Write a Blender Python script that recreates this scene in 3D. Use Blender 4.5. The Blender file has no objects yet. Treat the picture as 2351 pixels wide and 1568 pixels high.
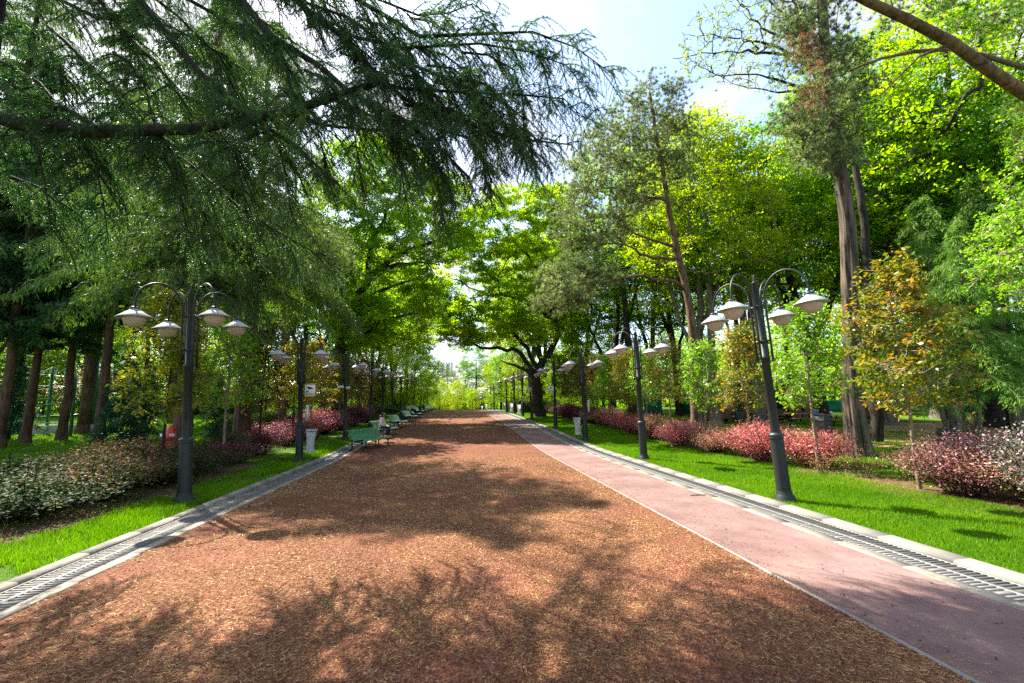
import bpy, bmesh, math, random
import numpy as np
from mathutils import Vector, Matrix, Euler
from collections import defaultdict

R = math.radians
PI = math.pi
rng = np.random.default_rng(11)
random.seed(11)
scene = bpy.context.scene
COL = scene.collection

# ------------------------------------------------------------------ camera
EYE = 1.95
FD = 1019.4            # focal length in pixels of a 2351-wide view of the photograph
CU, CV = 1175.5, 784.0
def cam_matrix(yaw, pitch, roll):
    return Matrix.Rotation(yaw, 3, 'Z') @ Matrix.Rotation(PI/2 + pitch, 3, 'X') @ Matrix.Rotation(roll, 3, 'Z')
def project_dir(M, d):
    c = M.transposed() @ Vector(d)
    return CU + FD*c.x/(-c.z), CV - FD*c.y/(-c.z)
ROLL = R(-0.6)
_y, _p = R(-7.0), R(8.0)
for _ in range(40):                 # solve yaw and pitch so that the road's vanishing point lands where it is in the photo
    M = cam_matrix(_y, _p, ROLL)
    u, v = project_dir(M, (0, 1, 0))
    e = 1e-4
    u1, v1 = project_dir(cam_matrix(_y+e, _p, ROLL), (0, 1, 0)); u2, v2 = project_dir(cam_matrix(_y, _p+e, ROLL), (0, 1, 0))
    J = np.array([[(u1-u)/e, (u2-u)/e], [(v1-v)/e, (v2-v)/e]])
    dy, dp = np.linalg.solve(J, np.array([1045-u, 930-v]))
    _y += dy; _p += dp
CM = cam_matrix(_y, _p, ROLL)
cam_data = bpy.data.cameras.new('camera')
cam = bpy.data.objects.new('camera', cam_data)
COL.objects.link(cam)
cam.location = (0, 0, EYE)
cam.rotation_euler = CM.to_euler()
cam_data.sensor_width = 36.0
cam_data.lens = FD/2351*36.0
cam_data.clip_start = 0.05
cam_data.clip_end = 3000
scene.camera = cam

def gz(y):
    """height of the ground along the promenade: flat, rising to a crest at about 75 m, then falling"""
    y = np.asarray(y, dtype=float)
    s = np.clip((y-17)/55, 0, 1)
    a = 1.15*(np.sin(PI/2*s))*np.clip((y-17)/9, 0, 1)**0.5
    t = np.clip((y-74)/56, 0, 1)
    b = 1.15*(t*t*(3-2*t))
    return np.where(y < 74, a, 1.15-b)
def gzf(y): return float(gz(y))
def ray(u, v):
    d = CM @ Vector(((u-CU)/FD, -(v-CV)/FD, -1.0))
    return d
def W(u, v, d):
    """the point seen at display pixel (u, v) at distance d along the promenade"""
    r = ray(u, v)
    k = d/r.y
    return np.array([r.x*k, d, EYE + r.z*k])
def XU(u, d, v=935): return float(W(u, v, d)[0])
def ZV(u, v, d): return float(W(u, v, d)[2])

# ------------------------------------------------------------------ objects
def tag(o, label=None, cat=None, group=None, kind=None):
    if label: o['label'] = label
    if cat: o['category'] = cat
    if group: o['group'] = group
    if kind: o['kind'] = kind
    return o
def empty(name, loc=(0, 0, 0), rz=0.0, rx=0.0, ry=0.0):
    o = bpy.data.objects.new(name, None)
    o.location = loc; o.rotation_euler = (rx, ry, rz); o.empty_display_size = 0.2
    COL.objects.link(o)
    return o
def thing(name, label, cat, loc=(0, 0, 0), rz=0.0, group=None, **k):
    return tag(empty(name, loc, rz, **k), label, cat, group)
def copy_tree(o, parent=None):
    c = o.copy(); COL.objects.link(c)
    if parent is not None: c.parent = parent
    for ch in list(o.children): copy_tree(ch, c)
    return c
def place(proto, used, loc, rz=0.0, label=None, group=None, rx=0.0, ry=0.0, scale=None):
    """the first call moves the built thing itself, later ones copy it with its parts"""
    o = copy_tree(proto) if used.get(proto.name_full) else proto
    used[proto.name_full] = True
    o.location = loc; o.rotation_euler = (rx, ry, rz)
    if scale is not None: o.scale = (scale,)*3 if not hasattr(scale, '__len__') else scale
    if label: o['label'] = label
    if group: o['group'] = group
    return o
USED = {}

class Geo:
    def __init__(s): s.v = []; s.f = []; s.t = []; s.n = 0
    def add(s, V, F, tint=None):
        V = np.asarray(V, dtype=np.float32).reshape(-1, 3)
        s.v.append(V)
        if len(F):
            if isinstance(F, np.ndarray): s.f.append(F.astype(np.int64)+s.n)
            else:
                by = defaultdict(list)
                for f in F: by[len(f)].append(f)
                for k in by: s.f.append(np.array(by[k], dtype=np.int64)+s.n)
        s.t.append(np.broadcast_to(np.asarray(0.5 if tint is None else tint, dtype=np.float32), (len(V),)))
        s.n += len(V)
        return s
    def box(s, x0, x1, y0, y1, z0, z1, M=None):
        V = np.array([(x, y, z) for z in (z0, z1) for y in (y0, y1) for x in (x0, x1)], dtype=float)
        if M is not None: V = V @ np.array(M.to_3x3()).T + np.array(M.to_translation())
        s.add(V, [(0, 2, 3, 1), (4, 5, 7, 6), (0, 1, 5, 4), (2, 6, 7, 3), (0, 4, 6, 2), (1, 3, 7, 5)])
        return s
    def tube(s, pts, rad, n=8, cap=True):
        pts = np.asarray(pts, dtype=float); m = len(pts)
        rad = np.broadcast_to(np.asarray(rad, dtype=float), (m,))
        T = np.gradient(pts, axis=0); T /= np.linalg.norm(T, axis=1)[:, None]+1e-9
        up = np.array([0, 0, 1.]) if abs(T[0][2]) < .9 else np.array([1., 0, 0])
        a = np.cross(T[0], up); a /= np.linalg.norm(a)
        V = []
        ang = np.arange(n)*2*PI/n
        for i in range(m):
            a = a - T[i]*np.dot(a, T[i]); a /= np.linalg.norm(a)+1e-9
            b = np.cross(T[i], a)
            V.append(pts[i] + rad[i]*(np.cos(ang)[:, None]*a + np.sin(ang)[:, None]*b))
        V = np.concatenate(V)
        F = [(i*n+j, i*n+(j+1) % n, (i+1)*n+(j+1) % n, (i+1)*n+j) for i in range(m-1) for j in range(n)]
        if cap: F += [tuple(range(n))[::-1], tuple((m-1)*n+j for j in range(n))]
        s.add(V, F)
        return s
    def lathe(s, prof, n=20, c=(0, 0, 0), cap=False):
        prof = np.asarray(prof, dtype=float); m = len(prof)
        ang = np.arange(n)*2*PI/n
        V = np.stack([prof[:, 0][:, None]*np.cos(ang), prof[:, 0][:, None]*np.sin(ang), np.repeat(prof[:, 1][:, None], n, 1)], -1).reshape(-1, 3)+np.array(c)
        F = [(i*n+j, i*n+(j+1) % n, (i+1)*n+(j+1) % n, (i+1)*n+j) for i in range(m-1) for j in range(n)]
        if cap: F += [tuple(range(n))[::-1], tuple((m-1)*n+j for j in range(n))]
        s.add(V, F)
        return s
    def segs(s, P0, P1, r0, r1, n=4, tint=None):
        """many tapered prisms at once"""
        P0 = np.asarray(P0, float).reshape(-1, 3); P1 = np.asarray(P1, float).reshape(-1, 3)
        if len(P0) == 0: return s
        T = P1-P0; T /= np.linalg.norm(T, axis=1)[:, None]+1e-9
        ref = np.where(np.abs(T[:, 2:3]) < .8, np.array([[0, 0, 1.]]), np.array([[1., 0, 0]]))
        a = np.cross(T, ref); a /= np.linalg.norm(a, axis=1)[:, None]+1e-9
        b = np.cross(T, a)
        ang = np.arange(n)*2*PI/n
        ring = np.cos(ang)[None, :, None]*a[:, None]+np.sin(ang)[None, :, None]*b[:, None]
        r0 = np.broadcast_to(np.asarray(r0, float), (len(P0),)); r1 = np.broadcast_to(np.asarray(r1, float), (len(P0),))
        A = P0[:, None]+ring*r0[:, None, None]; B = P1[:, None]+ring*r1[:, None, None]
        V = np.concatenate([A, B], 1).reshape(-1, 3)
        base = (np.arange(len(P0))*2*n)[:, None]
        F = np.concatenate([base+np.array([[j, (j+1) % n, n+(j+1) % n, n+j]]) for j in range(n)], 0)
        s.add(V, F, None if tint is None else np.repeat(tint, 2*n))
        return s
    def leaves(s, P, A, B, L, Wd, tint, fold=0.0):
        """rhombic leaves: base P, long axis A, side axis B"""
        L = np.broadcast_to(np.asarray(L, float), (len(P),))[:, None]; Wd = np.broadcast_to(np.asarray(Wd, float), (len(P),))[:, None]
        m = P+A*L*.45
        V = np.stack([P, m+B*Wd*.5, P+A*L, m-B*Wd*.5], 1).reshape(-1, 3)
        F = (np.arange(len(P))*4)[:, None]+np.arange(4)[None]
        s.add(V, F, np.repeat(np.asarray(tint, np.float32), 4))
        return s
    def needles(s, P, A, L, Wd, tint):
        """thin triangles"""
        n = len(P)
        ref = rng.normal(size=(n, 3)); B = np.cross(A, ref); B /= np.linalg.norm(B, axis=1)[:, None]+1e-9
        L = np.broadcast_to(np.asarray(L, float), (n,))[:, None]; Wd = np.broadcast_to(np.asarray(Wd, float), (n,))[:, None]
        V = np.stack([P+B*Wd*.5, P-B*Wd*.5, P+A*L], 1).reshape(-1, 3)
        F = (np.arange(n)*3)[:, None]+np.arange(3)[None]
        s.add(V, F, np.repeat(np.asarray(tint, np.float32), 3))
        return s
    def mesh(s, name, smooth=False):
        me = bpy.data.meshes.new(name)
        V = np.concatenate(s.v)
        me.vertices.add(len(V)); me.vertices.foreach_set('co', V.ravel())
        nl = sum(f.size for f in s.f); nf = sum(len(f) for f in s.f)
        me.loops.add(nl); me.polygons.add(nf)
        me.loops.foreach_set('vertex_index', np.concatenate([f.ravel() for f in s.f]).astype(np.int32))
        tot = np.concatenate([np.full(len(f), f.shape[1]) for f in s.f])
        st = np.concatenate([[0], np.cumsum(tot)[:-1]]).astype(np.int32)
        me.polygons.foreach_set('loop_start', st)
        if smooth: me.polygons.foreach_set('use_smooth', np.ones(nf, bool))
        at = me.attributes.new('tint', 'FLOAT', 'POINT')
        at.data.foreach_set('value', np.concatenate(s.t))
        me.update(calc_edges=True)
        return me
    def build(s, name, mat, parent=None, smooth=False, loc=None):
        me = s.mesh(name, smooth)
        if mat is not None: me.materials.append(mat)
        o = bpy.data.objects.new(name, me)
        COL.objects.link(o)
        if parent is not None: o.parent = parent
        if loc is not None: o.location = loc
        return o

def unit(a): return a/(np.linalg.norm(a, axis=-1, keepdims=True)+1e-9)
def bevel(o, w=.006, seg=2):
    m = o.modifiers.new('bevel', 'BEVEL'); m.width = w; m.segments = seg; m.limit_method = 'ANGLE'
    return o
def setmat(o, mat):
    """another material on a copy that shares its mesh"""
    o.material_slots[0].link = 'OBJECT'; o.material_slots[0].material = mat
    return o

# ------------------------------------------------------------------ materials
def nt(name):
    m = bpy.data.materials.new(name); m.use_nodes = True
    n = m.node_tree; n.nodes.clear()
    out = n.nodes.new('ShaderNodeOutputMaterial')
    return m, n, out
def N(n, t, **k):
    x = n.nodes.new(t)
    for a, b in k.items():
        if a in ('operation', 'blend_type', 'data_type', 'noise_dimensions', 'feature', 'distance', 'attribute_name', 'vector_type', 'wave_type', 'bands_direction', 'interpolation', 'musgrave_type', 'offset', 'squash', 'offset_frequency'): setattr(x, a, b)
        else: x.inputs[a.replace('_', ' ')].default_value = b
    return x
def ramp(n, stops, src, interp='LINEAR'):
    r = n.nodes.new('ShaderNodeValToRGB'); r.color_ramp.interpolation = interp
    e = r.color_ramp.elements
    while len(e) < len(stops): e.new(.5)
    for i, (p, c) in enumerate(stops):
        e[i].position = p
        c = (c, c, c) if not hasattr(c, '__len__') else c
        e[i].color = (*c[:3], 1)
    n.links.new(src, r.inputs[0])
    return r
def bump(n, h, strength, dist=.02):
    b = n.nodes.new('ShaderNodeBump'); b.inputs['Strength'].default_value = strength; b.inputs['Distance'].default_value = dist
    n.links.new(h, b.inputs['Height'])
    return b
def plain(name, col, rough=.6, metal=0., spec=.4, noise=.12, scale=9., bmp=0., coat=0.):
    """a surface with slight mottling"""
    m, n, out = nt(name)
    p = N(n, 'ShaderNodeBsdfPrincipled', Roughness=rough, Metallic=metal)
    p.inputs['Specular IOR Level'].default_value = spec
    p.inputs['Coat Weight'].default_value = coat
    tc = n.nodes.new('ShaderNodeTexCoord')
    t = N(n, 'ShaderNodeTexNoise', Scale=scale, Detail=6., Roughness=.65)
    n.links.new(tc.outputs['Object'], t.inputs['Vector'])
    c = np.array(col)
    r = ramp(n, [(.3, tuple(c*(1-noise*1.6))), (.55, tuple(c)), (.75, tuple(np.minimum(c*(1+noise), 1)))], t.outputs['Fac'])
    n.links.new(r.outputs[0], p.inputs['Base Color'])
    rr = ramp(n, [(.3, min(rough*1.15, 1)), (.7, rough*.8)], t.outputs['Fac'])
    n.links.new(rr.outputs[0], p.inputs['Roughness'])
    if bmp:
        b = bump(n, t.outputs['Fac'], bmp)
        n.links.new(b.outputs[0], p.inputs['Normal'])
    n.links.new(p.outputs[0], out.inputs[0])
    return m
def leaf(name, stops, trans=(1.5, 1.6, .6), mix=.45, rough=.5, spec=.22, clump=.35):
    """leaf: tint per leaf plus a slow drift of hue over the crown, light passes through"""
    m, n, out = nt(name)
    at = N(n, 'ShaderNodeAttribute', attribute_name='tint')
    oi = n.nodes.new('ShaderNodeObjectInfo')
    tc = n.nodes.new('ShaderNodeTexCoord')
    t = N(n, 'ShaderNodeTexNoise', Scale=.55, Detail=3.)
    n.links.new(tc.outputs['Object'], t.inputs['Vector'])
    a = N(n, 'ShaderNodeMath', operation='MULTIPLY_ADD'); n.links.new(t.outputs['Fac'], a.inputs[0]); a.inputs[1].default_value = clump*2; a.inputs[2].default_value = -clump
    b = N(n, 'ShaderNodeMath', operation='ADD'); n.links.new(at.outputs['Fac'], b.inputs[0]); n.links.new(a.outputs[0], b.inputs[1])
    c = N(n, 'ShaderNodeMath', operation='MULTIPLY_ADD'); n.links.new(oi.outputs['Random'], c.inputs[0]); c.inputs[1].default_value = .24; c.inputs[2].default_value = -.12
    d = N(n, 'ShaderNodeMath', operation='ADD'); n.links.new(b.outputs[0], d.inputs[0]); n.links.new(c.outputs[0], d.inputs[1])
    r = ramp(n, stops, d.outputs[0])
    p = N(n, 'ShaderNodeBsdfPrincipled', Roughness=rough)
    p.inputs['Specular IOR Level'].default_value = spec
    n.links.new(r.outputs[0], p.inputs['Base Color'])
    mu = N(n, 'ShaderNodeMix', data_type='RGBA', blend_type='MULTIPLY'); mu.inputs[0].default_value = 1.
    n.links.new(r.outputs[0], mu.inputs[6]); mu.inputs[7].default_value = (*trans, 1)
    tr = n.nodes.new('ShaderNodeBsdfTranslucent'); n.links.new(mu.outputs[2], tr.inputs[0])
    mx = n.nodes.new('ShaderNodeMixShader'); mx.inputs[0].default_value = mix
    n.links.new(p.outputs[0], mx.inputs[1]); n.links.new(tr.outputs[0], mx.inputs[2])
    n.links.new(mx.outputs[0], out.inputs[0])
    return m
def bark(name, dark, light, sx=14., sz=2.2, bmp=.8):
    m, n, out = nt(name)
    p = N(n, 'ShaderNodeBsdfPrincipled', Roughness=.85); p.inputs['Specular IOR Level'].default_value = .2
    tc = n.nodes.new('ShaderNodeTexCoord')
    mp = n.nodes.new('ShaderNodeMapping'); mp.inputs['Scale'].default_value = (sx, sx, sz)
    n.links.new(tc.outputs['Object'], mp.inputs[0])
    t = N(n, 'ShaderNodeTexNoise', Scale=1., Detail=7., Roughness=.7, Distortion=.6); n.links.new(mp.outputs[0], t.inputs['Vector'])
    t2 = N(n, 'ShaderNodeTexNoise', Scale=1.3, Detail=4.); n.links.new(tc.outputs['Object'], t2.inputs['Vector'])
    r = ramp(n, [(.34, dark), (.52, tuple((np.array(dark)+np.array(light))/2)), (.66, light)], t.outputs['Fac'])
    r2 = ramp(n, [(.35, (.7, .72, .68)), (.65, (1.15, 1.1, 1.05))], t2.outputs['Fac'])
    mu = N(n, 'ShaderNodeMix', data_type='RGBA', blend_type='MULTIPLY'); mu.inputs[0].default_value = 1.
    n.links.new(r.outputs[0], mu.inputs[6]); n.links.new(r2.outputs[0], mu.inputs[7])
    n.links.new(mu.outputs[2], p.inputs['Base Color'])
    b = bump(n, t.outputs['Fac'], bmp, .05); n.links.new(b.outputs[0], p.inputs['Normal'])
    n.links.new(p.outputs[0], out.inputs[0])
    return m

MT = {}
MT['post'] = plain('post_paint', (.016, .021, .019), .5, 0, .3, .2, 6., .05)
MT['post_collar'] = plain('collar_paint', (.022, .027, .025), .5, 0, .35, .2, 9.)
MT['shade'] = plain('shade_paint', (.36, .37, .37), .5, 0, .5, .1, 14.)
MT['bench_green'] = plain('bench_slat_paint', (.06, .20, .095), .36, 0, .5, .22, 16., .04)
MT['bench_iron'] = plain('bench_cast_iron', (.02, .035, .03), .5, .3, .5, .2, 20.)
MT['stone_kerb'] = plain('kerb_stone', (.20, .185, .16), .85, 0, .2, .16, 3.5, .25)
MT['cream_kerb'] = plain('cream_kerb_stone', (.255, .22, .175), .85, 0, .2, .14, 4., .2)
MT['grate'] = plain('grate_steel', (.13, .127, .12), .55, .35, .5, .15, 7.)
MT['trough'] = plain('trough_concrete', (.03, .03, .028), .9, 0, .1, .3, 5.)
MT['edge_strip'] = plain('edging_steel', (.2, .17, .15), .6, 0, .5, .2, 4.)
MT['wood'] = plain('picnic_wood', (.36, .17, .075), .6, 0, .3, .25, 12., .1)
MT['dark_wood'] = plain('bench_board', (.17, .065, .03), .55, 0, .35, .25, 12., .1)
MT['red'] = plain('hydrant_red', (.55, .015, .012), .35, 0, .5, .15, 9.)
MT['chrome'] = plain('hydrant_metal', (.5, .5, .48), .35, .8, .5, .1, 9.)
MT['fence_green'] = plain('fence_green_paint', (.008, .12, .055), .45, .1, .5, .2, 5.)
MT['wire'] = plain('fence_wire', (.4, .42, .4), .4, .6, .5, .1, 9.)
MT['concrete'] = plain('old_concrete', (.33, .32, .29), .9, 0, .2, .25, 2.5, .3)
MT['cabinet'] = plain('cabinet_paint', (.50, .50, .38), .5, 0, .4, .12, 4.)
MT['sign_white'] = plain('sign_white', (.72, .72, .72), .5, 0, .4, .05, 9.)
MT['sign_orange'] = plain('sign_orange', (.75, .33, .03), .5, 0, .4, .06, 9.)
MT['sign_black'] = plain('sign_black', (.015, .015, .02), .5, 0, .4, .1, 9.)
MT['bin_dark'] = plain('bin_stone', (.05, .055, .06), .7, 0, .3, .3, 14., .2)
MT['netting'] = plain('court_netting', (.012, .17, .125), .8, 0, .2, .3, 1.3)
MT['skin'] = plain('skin', (.55, .32, .22), .55, 0, .4, .08, 12.)
MT['hair_dark'] = plain('dark_hair', (.018, .012, .01), .5, 0, .4, .3, 30.)
MT['hair_auburn'] = plain('auburn_hair', (.22, .075, .025), .5, 0, .4, .3, 30.)
MT['cloth_black'] = plain('black_cloth', (.012, .013, .016), .85, 0, .2, .3, 14.)
MT['cloth_blue'] = plain('blue_shirt', (.12, .22, .52), .85, 0, .2, .25, 30.)
MT['cloth_denim'] = plain('denim', (.17, .30, .42), .85, 0, .2, .2, 14.)
MT['cloth_red'] = plain('red_shirt', (.5, .06, .03), .85, 0, .2, .15, 14.)
MT['trousers'] = plain('dark_trousers', (.02, .02, .03), .85, 0, .2, .2, 14.)
MT['pigeon'] = plain('pigeon_grey', (.09, .095, .11), .6, 0, .3, .35, 60.)
MT['beak'] = plain('pigeon_beak', (.12, .08, .07), .5)
MT['steel_tower'] = plain('tower_steel', (.30, .33, .36), .6, .2, .4, .1, 2.)
MT['bag_grey'] = plain('crumpled_bag', (.62, .60, .60), .5, 0, .4, .15, 20., .3)
MT['tin'] = plain('ash_tin', (.42, .38, .33), .4, .6, .5, .2, 12.)

def floral():
    m, n, out = nt('floral_blouse')
    p = N(n, 'ShaderNodeBsdfPrincipled', Roughness=.85)
    tc = n.nodes.new('ShaderNodeTexCoord')
    v = N(n, 'ShaderNodeTexNoise', Scale=32., Detail=2.); n.links.new(tc.outputs['Object'], v.inputs['Vector'])
    r = ramp(n, [(.36, (.10, .09, .16)), (.44, (.35, .22, .34)), (.5, (.62, .58, .6)), (.62, (.66, .62, .62)), (.68, (.25, .12, .2))], v.outputs['Fac'])
    n.links.new(r.outputs[0], p.inputs['Base Color']); n.links.new(p.outputs[0], out.inputs[0])
    return m
MT['floral'] = floral()
def globe_mat():
    m, n, out = nt('frosted_globe')
    p = N(n, 'ShaderNodeBsdfPrincipled', Roughness=.25); p.inputs['Base Color'].default_value = (.60, .49, .41, 1)
    tr = n.nodes.new('ShaderNodeBsdfTranslucent'); tr.inputs[0].default_value = (.85, .70, .58, 1)
    mx = n.nodes.new('ShaderNodeMixShader'); mx.inputs[0].default_value = .5
    n.links.new(p.outputs[0], mx.inputs[1]); n.links.new(tr.outputs[0], mx.inputs[2]); n.links.new(mx.outputs[0], out.inputs[0])
    return m
MT['globe'] = globe_mat()
def bag_mat():
    m, n, out = nt('bin_liner')
    p = N(n, 'ShaderNodeBsdfPrincipled', Roughness=.35); p.inputs['Base Color'].default_value = (.5, .5, .52, 1)
    tc = n.nodes.new('ShaderNodeTexCoord')
    t = N(n, 'ShaderNodeTexNoise', Scale=14., Detail=4., Distortion=1.); n.links.new(tc.outputs['Object'], t.inputs['Vector'])
    b = bump(n, t.outputs['Fac'], .5, .02); n.links.new(b.outputs[0], p.inputs['Normal'])
    tr = n.nodes.new('ShaderNodeBsdfTranslucent'); tr.inputs[0].default_value = (.8, .8, .8, 1)
    mx = n.nodes.new('ShaderNodeMixShader'); mx.inputs[0].default_value = .4
    n.links.new(p.outputs[0], mx.inputs[1]); n.links.new(tr.outputs[0], mx.inputs[2]); n.links.new(mx.outputs[0], out.inputs[0])
    return m
MT['liner'] = bag_mat()
def brick_mat():
    m, n, out = nt('brickwork')
    p = N(n, 'ShaderNodeBsdfPrincipled', Roughness=.85)
    tc = n.nodes.new('ShaderNodeTexCoord')
    mp = n.nodes.new('ShaderNodeMapping'); mp.inputs['Rotation'].default_value = (R(90), 0, 0)
    n.links.new(tc.outputs['Object'], mp.inputs[0])
    br = n.nodes.new('ShaderNodeTexBrick'); br.inputs['Scale'].default_value = 1.
    br.inputs['Brick Width'].default_value = .25; br.inputs['Row Height'].default_value = .085; br.inputs['Mortar Size'].default_value = .010
    br.inputs['Color1'].default_value = (.40, .13, .055, 1); br.inputs['Color2'].default_value = (.26, .08, .04, 1); br.inputs['Mortar'].default_value = (.30, .22, .16, 1)
    n.links.new(mp.outputs[0], br.inputs['Vector'])
    n.links.new(br.outputs[0], p.inputs['Base Color']); n.links.new(p.outputs[0], out.inputs[0])
    return m
MT['brick'] = brick_mat()

# ground sheets
def ground_mat(name, kind):
    m, n, out = nt(name)
    p = N(n, 'ShaderNodeBsdfPrincipled', Roughness=.92); p.inputs['Specular IOR Level'].default_value = .15
    tc = n.nodes.new('ShaderNodeTexCoord'); O = tc.outputs['Object']
    def noise(s, d=8., rg=.65, dist=0.):
        t = N(n, 'ShaderNodeTexNoise', Scale=s, Detail=d, Roughness=rg, Distortion=dist); n.links.new(O, t.inputs['Vector']); return t.outputs['Fac']
    def mixc(f, a, b, bt='MIX'):
        x = N(n, 'ShaderNodeMix', data_type='RGBA', blend_type=bt)
        if hasattr(f, 'is_linked'): n.links.new(f, x.inputs[0])
        else: x.inputs[0].default_value = f
        for i, c in ((6, a), (7, b)):
            if hasattr(c, 'is_linked'): n.links.new(c, x.inputs[i])
            else: x.inputs[i].default_value = (*c, 1)
        return x.outputs[2]
    if kind == 'gravel':
        v = N(n, 'ShaderNodeTexVoronoi', Scale=55.); n.links.new(O, v.inputs['Vector'])
        c0 = ramp(n, [(0, (.075, .027, .015)), (.45, (.17, .068, .036)), (.8, (.27, .125, .07)), (1, (.40, .25, .16))], v.outputs['Color']).outputs[0]
        big = ramp(n, [(.32, (.72, .68, .66)), (.68, (1.18, 1.14, 1.12))], noise(.55, 5.)).outputs[0]
        c1 = mixc(1., c0, big, 'MULTIPLY')
        fine = ramp(n, [(.42, (.62, .6, .6)), (.62, (1.25, 1.22, 1.2))], noise(130., 3.)).outputs[0]
        c2 = mixc(.75, c1, fine, 'MULTIPLY')
        n.links.new(c2, p.inputs['Base Color'])
        h = N(n, 'ShaderNodeMath', operation='ADD'); n.links.new(v.outputs['Distance'], h.inputs[0]); n.links.new(noise(22., 6.), h.inputs[1])
        b = bump(n, h.outputs[0], .75, .03); n.links.new(b.outputs[0], p.inputs['Normal'])
    elif kind == 'path':
        c0 = ramp(n, [(.38, (.14, .084, .078)), (.55, (.185, .115, .105)), (.68, (.22, .145, .13))], noise(1.1, 7.)).outputs[0]
        fine = ramp(n, [(.35, (.8, .8, .8)), (.65, (1.15, 1.15, 1.15))], noise(160., 2.)).outputs[0]
        c1 = mixc(.8, c0, fine, 'MULTIPLY')
        st = ramp(n, [(.60, (1, 1, 1)), (.70, (.78, .74, .72))], noise(.45, 9., .75, 1.2)).outputs[0]
        n.links.new(mixc(.7, c1, st, 'MULTIPLY'), p.inputs['Base Color'])
        b = bump(n, noise(160., 3.), .3, .006); n.links.new(b.outputs[0], p.inputs['Normal'])
    elif kind == 'lawn':
        c0 = ramp(n, [(.30, (.04, .095, .004)), (.5, (.08, .175, .004)), (.7, (.13, .23, .008))], noise(.9, 8.)).outputs[0]
        fine = ramp(n, [(.35, (.5, .55, .45)), (.65, (1.35, 1.3, 1.2))], noise(28., 6.)).outputs[0]
        n.links.new(mixc(1., c0, fine, 'MULTIPLY'), p.inputs['Base Color'])
        b = bump(n, noise(40., 6.), 1., .08); n.links.new(b.outputs[0], p.inputs['Normal'])
    elif kind == 'soil':
        c0 = ramp(n, [(.32, (.045, .028, .014)), (.5, (.13, .082, .038)), (.68, (.26, .18, .09))], noise(7., 10., .75)).outputs[0]
        n.links.new(c0, p.inputs['Base Color'])
        b = bump(n, noise(30., 8., .75), 1., .05); n.links.new(b.outputs[0], p.inputs['Normal'])
    elif kind == 'dirt':
        c0 = ramp(n, [(.3, (.17, .095, .045)), (.5, (.32, .19, .095)), (.7, (.42, .27, .15))], noise(1.6, 9., .7)).outputs[0]
        n.links.new(c0, p.inputs['Base Color'])
        b = bump(n, noise(25., 8., .7), .8, .04); n.links.new(b.outputs[0], p.inputs['Normal'])
    n.links.new(p.outputs[0], out.inputs[0])
    return m
for k in ('gravel', 'path', 'lawn', 'soil', 'dirt'): MT[k] = ground_mat(k+'_surface', k)

# foliage
MT['oak'] = leaf('oak_leaf', [(.05, (.07, .19, .004)), (.4, (.16, .32, .006)), (.72, (.26, .40, .008)), (1, (.38, .45, .012))], (1.7, 1.55, .3), .6)
MT['oak_deep'] = leaf('deep_green_leaf', [(.05, (.03, .11, .006)), (.45, (.08, .22, .007)), (.8, (.15, .31, .009)), (1, (.25, .37, .012))], (1.7, 1.6, .4), .56)
MT['spring'] = leaf('spring_leaf', [(.05, (.13, .24, .005)), (.45, (.26, .38, .008)), (.8, (.36, .45, .012)), (1, (.46, .47, .02))], (1.4, 1.35, .35), .56)
MT['cedar_near'] = leaf('cedar_needle', [(.1, (.012, .05, .016)), (.5, (.03, .095, .026)), (.8, (.07, .16, .035)), (1, (.18, .28, .05))], (1.6, 1.7, .6), .42, .45, .3)
MT['cedar'] = leaf('cedar_spray', [(.05, (.02, .055, .012)), (.45, (.055, .11, .02)), (.8, (.12, .19, .04)), (1, (.26, .31, .11))], (1.6, 1.7, .6), .42, .5, .35)
MT['cypress'] = leaf('cypress_spray', [(.05, (.008, .035, .012)), (.5, (.02, .07, .018)), (.85, (.05, .12, .022)), (1, (.11, .19, .03))], (1.4, 1.5, .6), .3)
MT['larch'] = leaf('larch_spray', [(.05, (.03, .09, .02)), (.45, (.08, .18, .025)), (.8, (.14, .26, .03)), (1, (.22, .34, .05))], (1.5, 1.5, .6), .42)
MT['pine'] = leaf('pine_needle', [(.05, (.05, .10, .03)), (.45, (.14, .20, .07)), (.8, (.25, .30, .14)), (1, (.38, .41, .22))], (1.3, 1.3, .8), .4, .45, .25)
MT['pine_dead'] = leaf('dry_pine_needle', [(.1, (.14, .05, .02)), (.6, (.32, .13, .06)), (1, (.48, .24, .12))], (1.3, 1.1, .8), .3)
MT['spruce'] = leaf('spruce_spray', [(.05, (.006, .04, .02)), (.5, (.016, .075, .032)), (1, (.05, .15, .06))], (1.3, 1.4, .8), .25)
MT['bronze'] = leaf('bronze_leaf', [(.05, (.05, .13, .008)), (.45, (.14, .20, .010)), (.66, (.29, .23, .014)), (.86, (.48, .19, .025)), (1, (.54, .26, .09))], (1.5, 1.2, .5), .45, .35, .4, .5)
MT['bronze_dark'] = leaf('dark_bronze_leaf', [(.05, (.025, .065, .008)), (.4, (.07, .10, .010)), (.7, (.17, .10, .014)), (1, (.34, .17, .03))], (1.5, 1.2, .5), .42, .3, .6, .3)
MT['gold'] = leaf('gold_green_leaf', [(.05, (.06, .13, .006)), (.45, (.17, .22, .008)), (.75, (.32, .28, .012)), (1, (.45, .22, .02))], (1.5, 1.3, .5), .48, .3, .6, .3)
MT['lime'] = leaf('lime_leaf', [(.05, (.07, .19, .008)), (.5, (.16, .33, .010)), (.85, (.24, .40, .014)), (1, (.34, .44, .03))], (1.5, 1.5, .5), .48, .35, .5, .3)
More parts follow.
